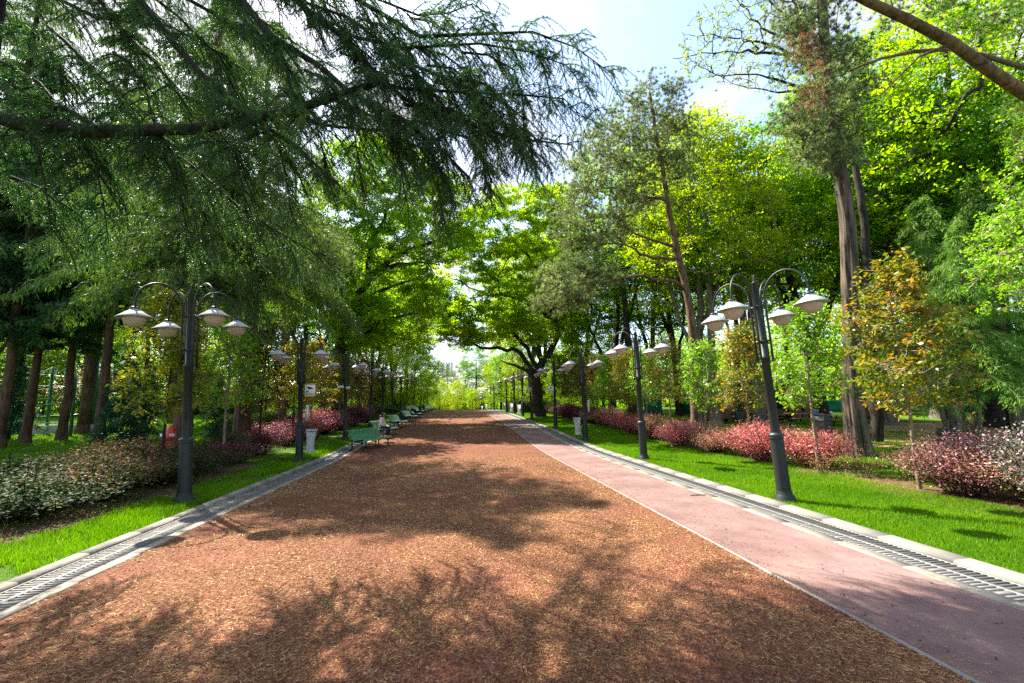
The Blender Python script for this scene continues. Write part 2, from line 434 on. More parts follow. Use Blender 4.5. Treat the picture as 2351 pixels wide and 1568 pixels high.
MT['shrub_pink'] = leaf('pink_shrub_leaf', [(.02, (.05, .06, .012)), (.25, (.20, .09, .035)), (.45, (.46, .11, .11)), (.68, (.60, .25, .22)), (.86, (.66, .05, .19)), (1, (.70, .50, .45))], (1.3, 1, .9), .32, .45, .4, .5)
MT['shrub_soft'] = leaf('soft_shrub_leaf', [(.02, (.03, .06, .014)), (.35, (.12, .09, .045)), (.55, (.32, .13, .13)), (.75, (.42, .25, .24)), (.92, (.56, .06, .20)), (1, (.55, .46, .45))], (1.3, 1, .9), .3, .45, .4, .4)
MT['shrub_warm'] = leaf('warm_shrub_leaf', [(.02, (.05, .08, .015)), (.3, (.17, .14, .03)), (.55, (.40, .21, .11)), (.75, (.54, .30, .24)), (.9, (.58, .07, .18)), (1, (.60, .46, .38))], (1.3, 1, .8), .3, .48, .4, .4)
MT['shrub_wine'] = leaf('wine_shrub_leaf', [(.02, (.03, .018, .016)), (.4, (.11, .028, .035)), (.7, (.22, .045, .06)), (.9, (.36, .09, .12)), (1, (.45, .03, .14))], (1.3, .9, .9), .28, .48, .4, .4)
MT['shrub_dark'] = leaf('dark_shrub_leaf', [(.02, (.008, .03, .008)), (.45, (.022, .055, .014)), (.75, (.05, .07, .018)), (.95, (.13, .075, .035)), (1, (.40, .03, .09))], (1.2, 1.2, .6), .28, .6, .1, .2)
MT['shrub_mixed'] = leaf('mixed_shrub_leaf', [(.02, (.01, .035, .008)), (.4, (.04, .075, .014)), (.65, (.12, .10, .03)), (.85, (.24, .10, .06)), (1, (.45, .04, .11))], (1.2, 1.1, .6), .3, .6, .12, .3)
MT['shrub_grey'] = leaf('silvery_shrub_leaf', [(.02, (.02, .055, .03)), (.4, (.10, .13, .09)), (.7, (.26, .22, .20)), (.92, (.40, .30, .30)), (1, (.5, .1, .2))], (1.2, 1.1, .9), .25, .45, .45, .4)
MT['shrub_dry'] = leaf('dry_shrub_leaf', [(.1, (.13, .08, .03)), (.6, (.34, .19, .08)), (1, (.42, .30, .14))], (1.2, 1, .7), .3)
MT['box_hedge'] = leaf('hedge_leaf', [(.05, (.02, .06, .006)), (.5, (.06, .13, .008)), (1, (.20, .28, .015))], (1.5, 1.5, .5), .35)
MT['grass'] = leaf('grass_blade', [(.0, (.04, .12, .002)), (.5, (.10, .235, .002)), (.85, (.17, .31, .004)), (1, (.34, .36, .05))], (1.4, 1.4, .3), .45, .55, .2, .45)
MT['grass_shade'] = leaf('thin_grass_blade', [(.0, (.05, .10, .006)), (.5, (.11, .21, .010)), (.85, (.20, .28, .02)), (1, (.34, .30, .08))], (1.5, 1.5, .5), .42, .4, .4, .3)
MT['litter'] = leaf('dry_needle', [(.0, (.08, .035, .012)), (.4, (.29, .17, .055)), (.8, (.50, .33, .12)), (1, (.62, .46, .22))], (1, 1, .8), .15, .6, .3, .3)
MT['blossom'] = leaf('pink_blossom', [(.1, (.35, .10, .14)), (.6, (.55, .25, .30)), (1, (.6, .4, .4))], (1.2, 1, 1), .4)
MT['bark_dark'] = bark('dark_bark', (.010, .009, .008), (.055, .045, .034))
MT['bark_brown'] = bark('brown_bark', (.03, .018, .012), (.17, .10, .062))
MT['bark_pine'] = bark('pine_bark', (.04, .026, .018), (.25, .145, .095), 9., 2.5)
MT['bark_grey'] = bark('grey_bark', (.05, .042, .034), (.27, .235, .19))
MT['bark_furrow'] = bark('furrowed_bark', (.015, .011, .008), (.18, .14, .105), 7., .8, 1.)
MT['bark_young'] = bark('young_bark', (.12, .09, .06), (.34, .27, .19), 20., 6., .3)
MT['twig'] = bark('twig_bark', (.02, .015, .012), (.07, .052, .04))
# ------------------------------------------------------------------ plant growing
def rand_unit(n):
    return unit(rng.normal(size=(n, 3)))
class Skel:
    """branch skeleton: nodes with parents"""
    def __init__(s): s.p = []; s.par = []; s.rmin = []
    def node(s, p, par, rmin=0.):
        s.p.append(np.asarray(p, float)); s.par.append(par); s.rmin.append(rmin); return len(s.p)-1
    def line(s, pts, par=-1, r0=.1, r1=.03, step=.6, wob=.05):
        pts = [np.asarray(p, float) for p in pts]
        L = [np.linalg.norm(b-a) for a, b in zip(pts, pts[1:])]; tot = sum(L); acc = 0; last = par; ids = []
        if par < 0: last = s.node(pts[0], -1, r0); ids.append(last)
        P = np.array(pts)
        # smooth through the points
        t = np.concatenate([[0], np.cumsum(L)])
        n = max(2, int(tot/step))
        for k in range(1, n+1):
            q = tot*k/n
            c = np.array([np.interp(q, t, P[:, i]) for i in range(3)])
            if len(pts) > 2:                       # round the corners
                w = step*.9
                c = (c+np.array([np.interp(min(q+w, tot), t, P[:, i]) for i in range(3)])+np.array([np.interp(max(q-w, 0), t, P[:, i]) for i in range(3)]))/3 if k < n else c
            c = c+rng.normal(size=3)*wob*(1 if k < n else .3)
            last = s.node(c, last, r0+(r1-r0)*q/tot); ids.append(last)
        return ids
    def attach(s, targets, step=.8, zpen=.7, start=0, sag=0.12):
        """grow a branch to each target from the best existing node"""
        tips = []
        for c in targets:
            P = np.array(s.p[start:]); d = P-c; dist = np.linalg.norm(d, axis=1)
            cost = dist+zpen*np.maximum(0, P[:, 2]-c[2]+.15*dist)
            i = int(np.argmin(cost))+start; p0 = s.p[i]
            L = np.linalg.norm(c-p0)
            if L < .15: tips.append(i); continue
            pd = p0-s.p[s.par[i]] if s.par[i] >= 0 else np.array([0, 0, 1.])
            pd = pd/(np.linalg.norm(pd)+1e-9)
            k1 = p0+pd*L*.3+np.array([0, 0, .12])*L+rng.normal(size=3)*.06*L
            k2 = c+(p0-c)*.3+rng.normal(size=3)*.08*L+np.array([0, 0, sag])*L
            n = max(2, int(L/step)+1); last = i
            for k in range(1, n+1):
                t = k/n
                q = (1-t)**3*p0+3*(1-t)**2*t*k1+3*(1-t)*t*t*k2+t**3*c
                last = s.node(q+rng.normal(size=3)*.03*(k < n), last, 0)
            tips.append(last)
        return tips
    def radii(s, tip=.012, ex=2.2, cap=None):
        n = len(s.p); acc = np.zeros(n)
        kids = np.zeros(n, int)
        for i in range(n):
            if s.par[i] >= 0: kids[s.par[i]] += 1
        for i in range(n-1, -1, -1):
            if kids[i] == 0: acc[i] += tip**ex
            if s.par[i] >= 0: acc[s.par[i]] += acc[i]
        r = acc**(1/ex)
        if cap is not None: r = np.minimum(r, cap)
        return np.maximum(r, np.array(s.rmin))
    def wood(s, g, r, thick=.05):
        P = np.array(s.p); par = np.array(s.par); idx = np.nonzero(par >= 0)[0]
        r0 = np.minimum(r[par[idx]], r[idx]*1.5); r1 = r[idx]
        big = r1 > thick
        for sel, n in ((big, 8), (~big, 4)):
            ii = idx[sel]
            D = unit(P[ii]-P[par[ii]])
            g.segs(P[par[ii]]-D*r1[sel][:, None]*.35, P[ii], r0[sel], r1[sel], n)

def leaf_axes(n, droop=-.25, spread=1.0):
    A = rng.normal(size=(n, 3))*np.array([spread, spread, .55]); A[:, 2] += droop; A = unit(A)
    U = rng.normal(size=(n, 3))*.75+np.array([0, 0, 1.]); B = unit(np.cross(A, U))
    return A, B
def cluster_leaves(g, centers, n_each, rad, flat, size, asp, twig=None, tips=None, droop=-.25, sprays=7):
    """leaves in sprays round each cluster centre"""
    centers = np.asarray(centers)
    m = len(centers)
    sp = np.repeat(centers, sprays, 0)+rng.normal(size=(m*sprays, 3))*np.array([rad, rad, rad*flat])*.75
    if twig is not None:
        twig.segs(np.repeat(centers, sprays, 0), sp, .012, .005, 3)
    k = max(1, n_each//sprays)
    cl = np.repeat(rng.uniform(-.14, .14, m), sprays*k)+np.repeat(rng.uniform(-.1, .1, m*sprays), k)
    P = np.repeat(sp, k, 0)+rng.normal(size=(m*sprays*k, 3))*np.array([rad, rad, rad*flat])*.30
    keep = rng.random(len(P)) < .96
    P = P[keep]; cl = cl[keep]
    A, B = leaf_axes(len(P), droop)
    s = size*rng.uniform(.65, 1.3, len(P))
    g.leaves(P, A, B, s, s*asp*rng.uniform(.8, 1.15, len(P)), np.clip(.5+cl+rng.normal(size=len(P))*.16, 0, 1))

def crown_points(n, c, rx, ry, rz, shell=.55, lobes=7, mind=None, low=-.55):
    """cluster centres in an uneven crown: an ellipsoid with lobes, denser near the outside"""
    L = rand_unit(lobes); amp = rng.uniform(-.28, .30, lobes)
    out = []
    tries = 0
    while len(out) < n and tries < n*60:
        tries += 1
        d = rand_unit(1)[0]
        if d[2] < low: continue
        rr = rng.random()**(1/3)*(1-shell)+shell*rng.uniform(.72, 1.)
        rr = min(rr, 1.05)
        f = 1+np.sum(amp*np.exp(3.5*(L@d-1)))
        p = np.array(c)+d*rr*f*np.array([rx, ry, rz])
        if mind and out and np.min(np.linalg.norm(np.array(out)-p, axis=1)) < mind: continue
        out.append(p)
    return np.array(out)

def add_tree(name, label, cat, wood, crown, bmat, lmat, loc=(0, 0, 0), group=None, rz=0., trunk_name='trunk', crown_name='crown', twig=None):
    t = thing(name, label, cat, loc, rz, group)
    wood.build(trunk_name, bmat, t, smooth=True)
    crown.build(crown_name, lmat, t)
    return t

def broadleaf(H, r, crown_c, crown_r, n_cl, n_leaf, size, trunk_pts=None, rad=.75, fork=None, flat=.6, asp=.62, low=-.5, tip=.016, root=True, extra=None, limbs=None):
    """H height; crown ellipsoid; returns wood Geo and crown Geo, rooted at the origin"""
    s = Skel()
    tp = trunk_pts or [(0, 0, -.3), (0.05, 0, H*.2), (rng.normal()*.25, rng.normal()*.25, H*.45), (rng.normal()*.4, rng.normal()*.4, H*.72)]
    s.line(tp, -1, r, r*.28, .7, .03)
    nt_ = len(s.p)
    for lb in (limbs or []):
        P = np.array(s.p[:nt_]); i = int(np.argmin(np.linalg.norm(P-np.array(lb[0]), axis=1)))
        s.line([s.p[i]]+list(lb[1:]), i, r*.55, r*.12, .7, .05)
    pts = crown_points(n_cl, crown_c, *crown_r, low=low, mind=rad*.55)
    if extra is not None: pts = np.concatenate([pts, np.asarray(extra)])
    base = np.array(crown_c)-np.array([0, 0, crown_r[2]])
    pts = pts[np.argsort(np.linalg.norm((pts-base)*np.array([1, 1, .6]), axis=1))]
    st = int(nt_*.3)
    s.attach(pts, 1.0, start=st)
    R_ = s.radii(tip, 2.25, cap=r*.8)
    w = Geo(); s.wood(w, R_)
    if root: w.lathe([(r*1.75, -.25), (r*1.35, .12), (r*1.08, .5), (r*.98, .9)], 12)
    c = Geo()
    cluster_leaves(c, pts, n_leaf, rad, flat, size, asp, twig=w)
    return w, c

def pine_tree(H, r, trunk_pts, pts, n_tuft=16, rad=.55, nl=.19, per=26, wn=.014, boughs=None):
    s = Skel()
    s.line(trunk_pts, -1, r, r*.3, .7, .02); n0 = len(s.p)
    for b in (boughs or []):
        P = np.array(s.p[:n0]); i = int(np.argmin(np.linalg.norm(P-np.array(b[0]), axis=1)))
        s.line([s.p[i]]+list(b[1:]), i, r*.32, r*.1, .5, .05)
    pts = pts[np.argsort(np.linalg.norm(pts[:, :2]-np.array(trunk_pts[-1])[:2], axis=1))]
    s.attach(pts, .9, zpen=.35, start=int(n0*.35), sag=-.05)
    R_ = s.radii(.018, 2.2, cap=r*.5)
    w = Geo(); s.wood(w, R_)
    w.lathe([(r*1.6, -.25), (r*1.25, .15), (r*1.02, .6)], 12)
    c = Geo()
    m = len(pts)
    off = rng.normal(size=(m*n_tuft, 3))*np.array([rad, rad, rad*.5])
    T = np.repeat(pts, n_tuft, 0)+off
    w.segs(np.repeat(pts, n_tuft, 0), T, .008, .004, 3)
    ax = unit(off+np.array([0, 0, .45]))
    P = np.repeat(T, per, 0); A = unit(np.repeat(ax, per, 0)*.75+rand_unit(len(P)))
    tint = np.clip(.48+np.repeat(rng.uniform(-.2, .2, m), n_tuft*per)+rng.normal(size=len(P))*.15, 0, 1)
    c.needles(P, A, nl*rng.uniform(.7, 1.2, len(P)), wn, tint)
    return w, c

def spray_conifer(H, r, z0, Rb, n_br, droop=.35, seg=.22, size=.26, wd=.05, per=5, hang=.6, top_pow=.8, lean=(0, 0), dens=1., curve=.5):
    """trunk with whorled boughs that carry hanging sprays"""
    w = Geo(); c = Geo()
    tp = np.array([(lean[0]*t**1.3, lean[1]*t**1.3, -.3+(H+.3)*t) for t in np.linspace(0, 1, 14)])
    tp[1:, :2] += rng.normal(size=(13, 2))*.03
    w.tube(tp, np.linspace(r, r*.12, 14), 10)
    w.lathe([(r*1.6, -.25), (r*1.25, .12), (r*1.0, .55)], 12)
    B0 = []; B1 = []; Rr = []
    SP = []; SA = []; ST = []
    for k in range(n_br):
        t = (k+rng.random())/n_br
        z = z0+(H-z0)*t
        L = Rb*((1-t)**top_pow*.95+.06)*rng.uniform(.6, 1.15)
        if t < .08: L *= .75
        a = rng.random()*2*PI
        base = np.array([np.interp(z, tp[:, 2], tp[:, 0]), np.interp(z, tp[:, 2], tp[:, 1]), z])
        d = np.array([math.cos(a), math.sin(a), 0])
        n = max(3, int(L/seg))
        prev = base
        bt = rng.uniform(-.12, .12)
        for j in range(1, n+1):
            q = j/n
            p = base+d*L*q+np.array([0, 0, L*(.18*q*(1-q)*4*curve-droop*q**1.6)])+rng.normal(size=3)*.03
            B0.append(prev); B1.append(p); Rr.append(max(.008, r*.2*(1-q)*(1-t*.6)))
            if q > .15:
                for _ in range(max(1, int(per*dens*(1+.0*q)))):
                    side = rng.uniform(-1, 1)
                    perp = np.array([-d[1], d[0], 0])
                    SP.append(prev+(p-prev)*rng.random()+perp*side*L*.28*(1-q*.6)+np.array([0, 0, -abs(side)*.12*L*droop+rng.normal()*.05]))
                    SA.append(d*.5+perp*side*.9+np.array([0, 0, -hang-rng.random()*hang]))
                    ST.append(.46+bt+q*.12+rng.normal()*.13)
            prev = p
    w.segs(np.array(B0), np.array(B1), np.array(Rr), np.array(Rr)*.8, 4)
    P = np.array(SP); A = unit(np.array(SA)+rng.normal(size=(len(SP), 3))*.25)
    # each spray: a few slender leaves side by side
    k = 4
    P = np.repeat(P, k, 0)+rng.normal(size=(len(P)*k, 3))*.055; A = unit(np.repeat(A, k, 0)+rng.normal(size=(len(P), 3))*.38)
    Bx = unit(np.cross(A, rng.normal(size=(len(P), 3))))
    s = size*rng.uniform(.6, 1.3, len(P))
    c.leaves(P, A, Bx, s, wd*rng.uniform(.7, 1.2, len(P)), np.clip(np.repeat(ST, k)+rng.normal(size=len(P))*.08, 0, 1))
    return w, c

def cedar_boughs(limbs, g_w, g_c, gap=.16, Ls=(.5, 1.5), droop=.55, twig_gap=.085, twig_L=(.14, .5), nl=.038, nw=.0065, per=5, tuft_gap=.03, horizontal=True, r0=.012):
    """limbs: list of (points, r0, r1). Side branches carry drooping twigs with tufts of needles"""
    TP0 = []; TP1 = []; TR = []          # wood segments
    TT = []; TA = []; TC = []            # tuft positions, axes, tints
    def along(pts, step):
        pts = np.asarray(pts, float); L = np.concatenate([[0], np.cumsum(np.linalg.norm(np.diff(pts, axis=0), axis=1))])
        q = np.arange(step*.5, L[-1], step); 
        P = np.stack([np.interp(q, L, pts[:, i]) for i in range(3)], 1)
        T = unit(np.stack([np.interp(np.minimum(q+.1, L[-1]), L, pts[:, i]) for i in range(3)], 1)-np.stack([np.interp(np.maximum(q-.1, 0), L, pts[:, i]) for i in range(3)], 1))
        return P, T, q/L[-1]
    def twig(p, d, L, tint):
        n = max(2, int(L/.09)); pts = [p]
        for j in range(n):
            d = unit(d+np.array([0, 0, -.16])+rng.normal(size=3)*.07)
            pts.append(pts[-1]+d*L/n)
        pts = np.array(pts)
        TP0.append(pts[:-1]); TP1.append(pts[1:]); TR.append(np.full(n, .0045))
        P, T, q = along(pts, tuft_gap)
        TT.append(P); TA.append(T); TC.append(np.full(len(P), tint)+q*.12)
    for (pts, ra, rb) in limbs:
        pts = np.asarray(pts, float)
        g_w.tube(pts, np.linspace(ra, rb, len(pts)), 10)
        P, T, Q = along(pts, gap)
        for p, t, q in zip(P, T, Q):
            side = 1 if rng.random() < .5 else -1
            perp = unit(np.cross(t, np.array([0, 0, 1.])))*side
            d = unit(t*rng.uniform(.2, .9)+perp*rng.uniform(.5, 1.2)+np.array([0, 0, rng.uniform(-.35, .25)]))
            L = rng.uniform(*Ls)*(1-.45*q)
            n = max(3, int(L/.12)); bp = [p]
            for j in range(n):
                d = unit(d+np.array([0, 0, -droop*.13])+rng.normal(size=3)*.05)
                bp.append(bp[-1]+d*L/n)
            bp = np.array(bp)
            TP0.append(bp[:-1]); TP1.append(bp[1:]); TR.append(np.linspace(r0, .005, n))
            tint = .42+rng.uniform(-.18, .18)
            bP, bT, bq = along(bp, twig_gap)
            for x, tt, bqq in zip(bP, bT, bq):
                sd = 1 if rng.random() < .5 else -1
                pr = unit(np.cross(tt, np.array([0, 0, 1.])))*sd
                twig(x, unit(tt*.6+pr*rng.uniform(.3, 1.)+np.array([0, 0, rng.uniform(-.7, .05)])), rng.uniform(*twig_L)*(1-.4*bqq), tint+rng.uniform(-.08, .08))
            P2, T2, q2 = along(bp, tuft_gap*1.2)
            TT.append(P2); TA.append(T2); TC.append(np.full(len(P2), tint))
    P0 = np.concatenate(TP0); P1 = np.concatenate(TP1); rr = np.concatenate(TR)
    g_w.segs(P0, P1, rr, rr*.85, 3)
    P = np.repeat(np.concatenate(TT), per, 0); A = np.repeat(np.concatenate(TA), per, 0); C = np.repeat(np.concatenate(TC), per)
    A = unit(A*.45+rand_unit(len(P))*1.0)
    g_c.needles(P, A, nl*rng.uniform(.7, 1.25, len(P)), nw, np.clip(C+rng.normal(size=len(P))*.1, 0, 1))

def shrub_geo(rx, ry, h, n_stem=60, n_leaf=9000, size=.05, asp=.55):
    """many stemmed shrub with arching shoots"""
    w = Geo(); c = Geo()
    P = []; A = []; T = []
    S0 = []; S1 = []
    lob = rand_unit(9); amp = rng.uniform(-.42, .45, 9)
    per = n_leaf//n_stem
    for k in range(n_stem):
        a = rng.random()*2*PI; rr = math.sqrt(rng.random())
        top = np.array([math.cos(a)*rx*rr, math.sin(a)*ry*rr, h*(1-.42*rr**2.2)*rng.uniform(.8, 1.12)])
        d = unit(top-np.array([0, 0, h*.4])); top = top*(1+.5*np.sum(amp*np.exp(3*(lob@d-1)))*np.array([1, 1, .7]))
        b = np.array([top[0]*.22, top[1]*.22, 0.])
        mid = (b+top)*.5+np.array([0, 0, .18*h])+rng.normal(size=3)*.06
        q = np.linspace(0, 1, 7)[:, None]
        pts = (1-q)**2*b+2*q*(1-q)*mid+q*q*top
        S0.append(pts[:-1]); S1.append(pts[1:])
        t = rng.random(per)**.6*.92+.08
        pp = (1-t[:, None])**2*b+2*t[:, None]*(1-t[:, None])*mid+t[:, None]**2*top
        pp = pp+rng.normal(size=(per, 3))*(.055+.10*t[:, None])*np.array([1, 1, .8])
        pp[:, 2] = np.abs(pp[:, 2])+.02
        P.append(pp); A.append(np.repeat([unit(top-b)], per, 0)); T.append(np.full(per, rng.uniform(-.16, .16))+.12*(t-.5))
    # shoots that stick out above
    for k in range(n_stem//2):
        a = rng.random()*2*PI; rr = math.sqrt(rng.random())*.95
        b = np.array([math.cos(a)*rx*rr, math.sin(a)*ry*rr, h*(1-.5*rr**2)*.85]); e = b+np.array([math.cos(a)*.22*rr+rng.normal()*.08, math.sin(a)*.22*rr+rng.normal()*.08, rng.uniform(.12, .46)])
        S0.append(b[None]); S1.append(e[None])
        m = 16; t = rng.random(m)[:, None]
        P.append(b+(e-b)*t+rng.normal(size=(m, 3))*.03); A.append(np.repeat([unit(e-b)], m, 0)); T.append(np.full(m, rng.uniform(0, .25)))
    w.segs(np.concatenate(S0), np.concatenate(S1), .008, .005, 3)
    P = np.concatenate(P); A = unit(np.concatenate(A)*.4+rand_unit(len(P))); T = np.concatenate(T)
    B = unit(np.cross(A, rng.normal(size=(len(P), 3))*.6+np.array([0, 0, 1.])))
    s = size*rng.uniform(.6, 1.3, len(P))
    c.leaves(P, A, B, s, s*asp, np.clip(.5+T+rng.normal(size=len(P))*.2, 0, 1))
    return w, c

def young_tree(H, z0, R_, n_cl, n_leaf, size, asp, cone=.5, pruned=False, rad=.28):
    s = Skel()
    r = .05
    s.line([(0, 0, -.1), (.02, .01, H*.4), (rng.normal()*.05, rng.normal()*.05, H*.93)], -1, r, .012, .3, .01)
    pts = []
    while len(pts) < n_cl:
        t = rng.random()**.8; z = z0+(H-z0)*t
        prof = R_*(min(1, t/.16+.35)*(1-cone*t**1.5)*(1 if t < .8 else (1-t)/.2*.75+.25))
        a = rng.random()*2*PI; q = math.sqrt(rng.random()*.8+.2)*prof*rng.uniform(.8, 1.15)
        pts.append((math.cos(a)*q, math.sin(a)*q, z))
    pts = np.array(pts); pts = pts[np.argsort(np.linalg.norm(pts[:, :2], axis=1))]
    s.attach(pts, .35, zpen=1.0, start=3, sag=.05)
    w = Geo(); s.wood(w, s.radii(.006, 2.2, cap=.05), .02)
    c = Geo()
    cluster_leaves(c, pts, n_leaf, rad, .8, size, asp, twig=w, droop=-.45, sprays=4)
    if pruned:
        for k in range(22):
            z = H*.42+H*.5*rng.random(); a = rng.random()*2*PI; L = rng.uniform(.3, .75)
            d = np.array([math.cos(a), math.sin(a), rng.uniform(.1, .6)])
            w.tube([(0, 0, z), d*L*.5+np.array([0, 0, z]), d*L+np.array([0, 0, z+.15])], [.022, .016, .01], 5)
    return w, c
# ------------------------------------------------------------------ street furniture
def make_lamp():
    t = thing('street_lamp', 'lamp', 'street lamp')
    Geo().lathe([(.0, -.1), (.20, -.1), (.20, .05), (.185, .065), (.185, .10), (.15, .13), (.145, .17), (.132, .20)], 24).build('base', MT['post'], t, True)
    Geo().lathe([(.132, .19), (.128, .5), (.122, 1.22)], 24).build('lower_post', MT['post'], t, True)
    Geo().lathe([(.122, 1.215), (.137, 1.225), (.137, 1.245), (.127, 1.255), (.142, 1.27), (.142, 1.30), (.11, 1.325), (.09, 1.335)], 24).build('collar', MT['post_collar'], t, True)
    Geo().lathe([(.090, 1.33), (.078, 2.82), (.094, 2.83), (.094, 2.88), (.066, 2.90), (.058, 4.45), (.062, 4.455), (.062, 4.475), (.03, 4.49)], 20).build('upper_post', MT['post'], t, True)
    Geo().lathe([(.03, 4.485), (.022, 4.50), (.036, 4.53), (.022, 4.56), (.026, 4.58), (.012, 4.63), (.0, 4.66)], 12).build('finial', MT['post_collar'], t, True)
    for z in (3.20, 3.94):
        b = Geo()
        b.lathe([(.072, z-.025), (.078, z-.02), (.078, z+.02), (.072, z+.025)], 16)
        for k in range(4):
            M = Matrix.Rotation(k*PI/2+PI/4, 4, 'Z')
            b.box(.06, .16, -.016, .016, z-.018, z+.018, M)
        b.build('bracket', MT['post_collar'], t)
    # one arm with shade and globe; the other three are copies
    g = Geo()
    D = .84; x0 = .155
    pts = [(x0, 0, 2.80), (x0, 0, 3.4), (x0, 0, 4.0)]
    for q in np.linspace(0, PI, 15)[0:]:
        pts.append((x0+D/2-D/2*math.cos(q), 0, 4.08+.50*math.sin(q)))
    pts.append((x0+D, 0, 3.98))
    g.tube(pts, .021, 10)
    g.lathe([(.0, 2.77), (.028, 2.775), (.028, 2.80), (.02, 2.81)], 10, (x0, 0, 0))
    arm = g.build('arm', MT['post'], t, True)
    hx = x0+D
    sh = Geo().lathe([(.0, 3.985), (.075, 3.985), (.082, 3.965), (.085, 3.945), (.115, 3.93), (.30, 3.80), (.302, 3.79), (.292, 3.792), (.11, 3.91), (.0, 3.92)], 28, (hx, 0, 0)).build('lamp_shade', MT['shade'], arm, True)
    cap = Geo().lathe([(.0, 4.02), (.05, 4.02), (.085, 4.0), (.09, 3.975), (.078, 3.968)], 20, (hx, 0, 0)).build('socket_cap', MT['post'], arm, True)
    gl = Geo().lathe([(.14, 3.87)]+[(.185*math.cos(a), 3.775+.185*math.sin(a)) for a in np.linspace(.45, -PI/2, 14)], 24, (hx, 0, 0)).build('globe', MT['globe'], arm, True)
    arms = [arm]
    for k in (1, 2, 3):
        c = copy_tree(arm, t); arms.append(c)
    for k, a in enumerate(arms): a.rotation_euler.z = PI/4+k*PI/2
    return t

def make_bench():
    t = thing('park_bench', 'bench', 'bench')
    # side profile in the (x, z) plane: seat looks towards +x
    prof = np.array([(-.52, .80), (-.47, .83), (-.40, .80), (-.35, .72), (-.30, .62), (-.25, .52), (-.17, .43), (-.06, .40), (.06, .41), (.17, .435), (.27, .45), (.36, .43), (.41, .37)])
    L = np.concatenate([[0], np.cumsum(np.linalg.norm(np.diff(prof, axis=0), axis=1))])
    def slats(q0, q1, n):
        g = Geo()
        for k in range(n):
            a = q0+(q1-q0)*k/n; b = a+(q1-q0)/n-.012
            p = np.array([(np.interp(x, L, prof[:, 0]), np.interp(x, L, prof[:, 1])) for x in (a, b)])
            d = p[1]-p[0]; l = np.linalg.norm(d); d /= l; nrm = np.array([-d[1], d[0]])
            if nrm[1]-nrm[0]*.2 < 0 and False: nrm = -nrm
            V = []
            for y in (-1.15, 1.15):
                for (s, h) in ((0, 0), (l, 0), (l, .024), (0, .024)):
                    q = p[0]+d*s+nrm*h
                    V.append((q[0], y, q[1]))
            g.add(V, [(0, 1, 2, 3), (7, 6, 5, 4), (0, 4, 5, 1), (1, 5, 6, 2), (2, 6, 7, 3), (3, 7, 4, 0)])
        return g
    qm = L[6]
    bevel(slats(0, qm, 8).build('backrest', MT['bench_green'], t), .005)
    bevel(slats(qm, L[-1], 7).build('seat', MT['bench_green'], t), .005)
    for y in (-1.05, 0., 1.05):
        g = Geo()
        P = np.array([(x, y, z-.025) for x, z in prof])
        g.tube(P, .028, 8)
        g.tube([(-.22, y, .44), (-.26, y, .28), (-.24, y, .14), (-.31, y, .0)], [.035, .03, .028, .035], 8)
        g.tube([(.22, y, .41), (.26, y, .28), (.22, y, .14), (.32, y, .0)], [.035, .03, .028, .035], 8)
        g.tube([(-.25, y, .27), (-.1, y, .33), (.02, y, .35), (.12, y, .33), (.25, y, .27)], .02, 6)
        for x in (-.31, .32): g.box(x-.06, x+.05, y-.03, y+.03, -.01, .02)
        g.build('frame', MT['bench_iron'], t, True)
    return t

def make_bin():
    """ring with a hanging white liner, clamped to a lamp post; the post stands at the origin, bin towards -x"""
    t = thing('litter_bag', 'bag', 'litter bag')
    cx = -.42
    g = Geo()
    for z in (1.06, 1.15): g.tube([(cx+.2*math.cos(a), .2*math.sin(a), z) for a in np.linspace(0, 2*PI, 25)], .013, 6)
    g.tube([(cx+.2, 0, 1.10), (-.14, 0, 1.10)], .02, 6)
    for z in (1.08, 1.14): g.tube([(.155*math.cos(a), .155*math.sin(a), z) for a in np.linspace(0, 2*PI, 25)], .012, 6)
    g.build('ring', MT['bin_dark'], t, True)
    n = 32; rows = 15; V = []; F = []
    for i in range(rows):
        q = i/(rows-1)
        r = .205*(1-.35*math.sin(q*PI*.75))*(1 if q < .9 else 1.05)
        z = 1.14-.84*q
        for j in range(n):
            a = 2*PI*j/n
            rr = r*(1+.05*math.sin(5*a+3*q)*q+.04*math.sin(11*a+2)*q+(.07*math.sin(7*a) if i == rows-1 else 0))
            V.append((cx+rr*math.cos(a)+.05*q, rr*.85*math.sin(a), z+(.02*math.sin(9*a) if i == rows-1 else 0)))
    F = [(i*n+j, i*n+(j+1) % n, (i+1)*n+(j+1) % n, (i+1)*n+j) for i in range(rows-1) for j in range(n)]
    bag = Geo().add(V, F).build('liner', MT['liner'], t, True)
    # printed emblem: an arched outline, two lines of small type and a round mark
    g = Geo()
    def on(a, z):
        q = (1.14-z)/.84; r = .205*(1-.35*math.sin(q*PI*.75))+.012
        return (cx+r*math.cos(a)+.05*q, r*.85*math.sin(a), z)
    base = -PI/2-.1
    def stroke(pts, w=.006): g.tube([on(base+a, z) for a, z in pts], w, 4)
    stroke([(-.75, .90), (-.55, .90), (-.45, .94), (-.4, .99), (-.25, 1.01), (-.12, .98), (-.08, .92), (.1, .90), (.3, .87)])
    stroke([(-.33, .90), (-.33, .96), (-.24, .98), (-.17, .95), (-.17, .90)], .004)
    for z in (.83, .81): stroke([(-.6, z), (-.2, z), (.25, z), (.5, z)], .0035)
    stroke([(.0+.16*math.cos(a), .66+.035*math.sin(a)) for a in np.linspace(0, 2*PI, 12)], .005)
    stroke([(.0, .63), (.02, .58)], .005)
    for z in (.53, .50, .47): stroke([(-.25, z), (.1, z), (.35, z)], .003)
    g.build('print', MT['bin_dark'], bag)
    return t

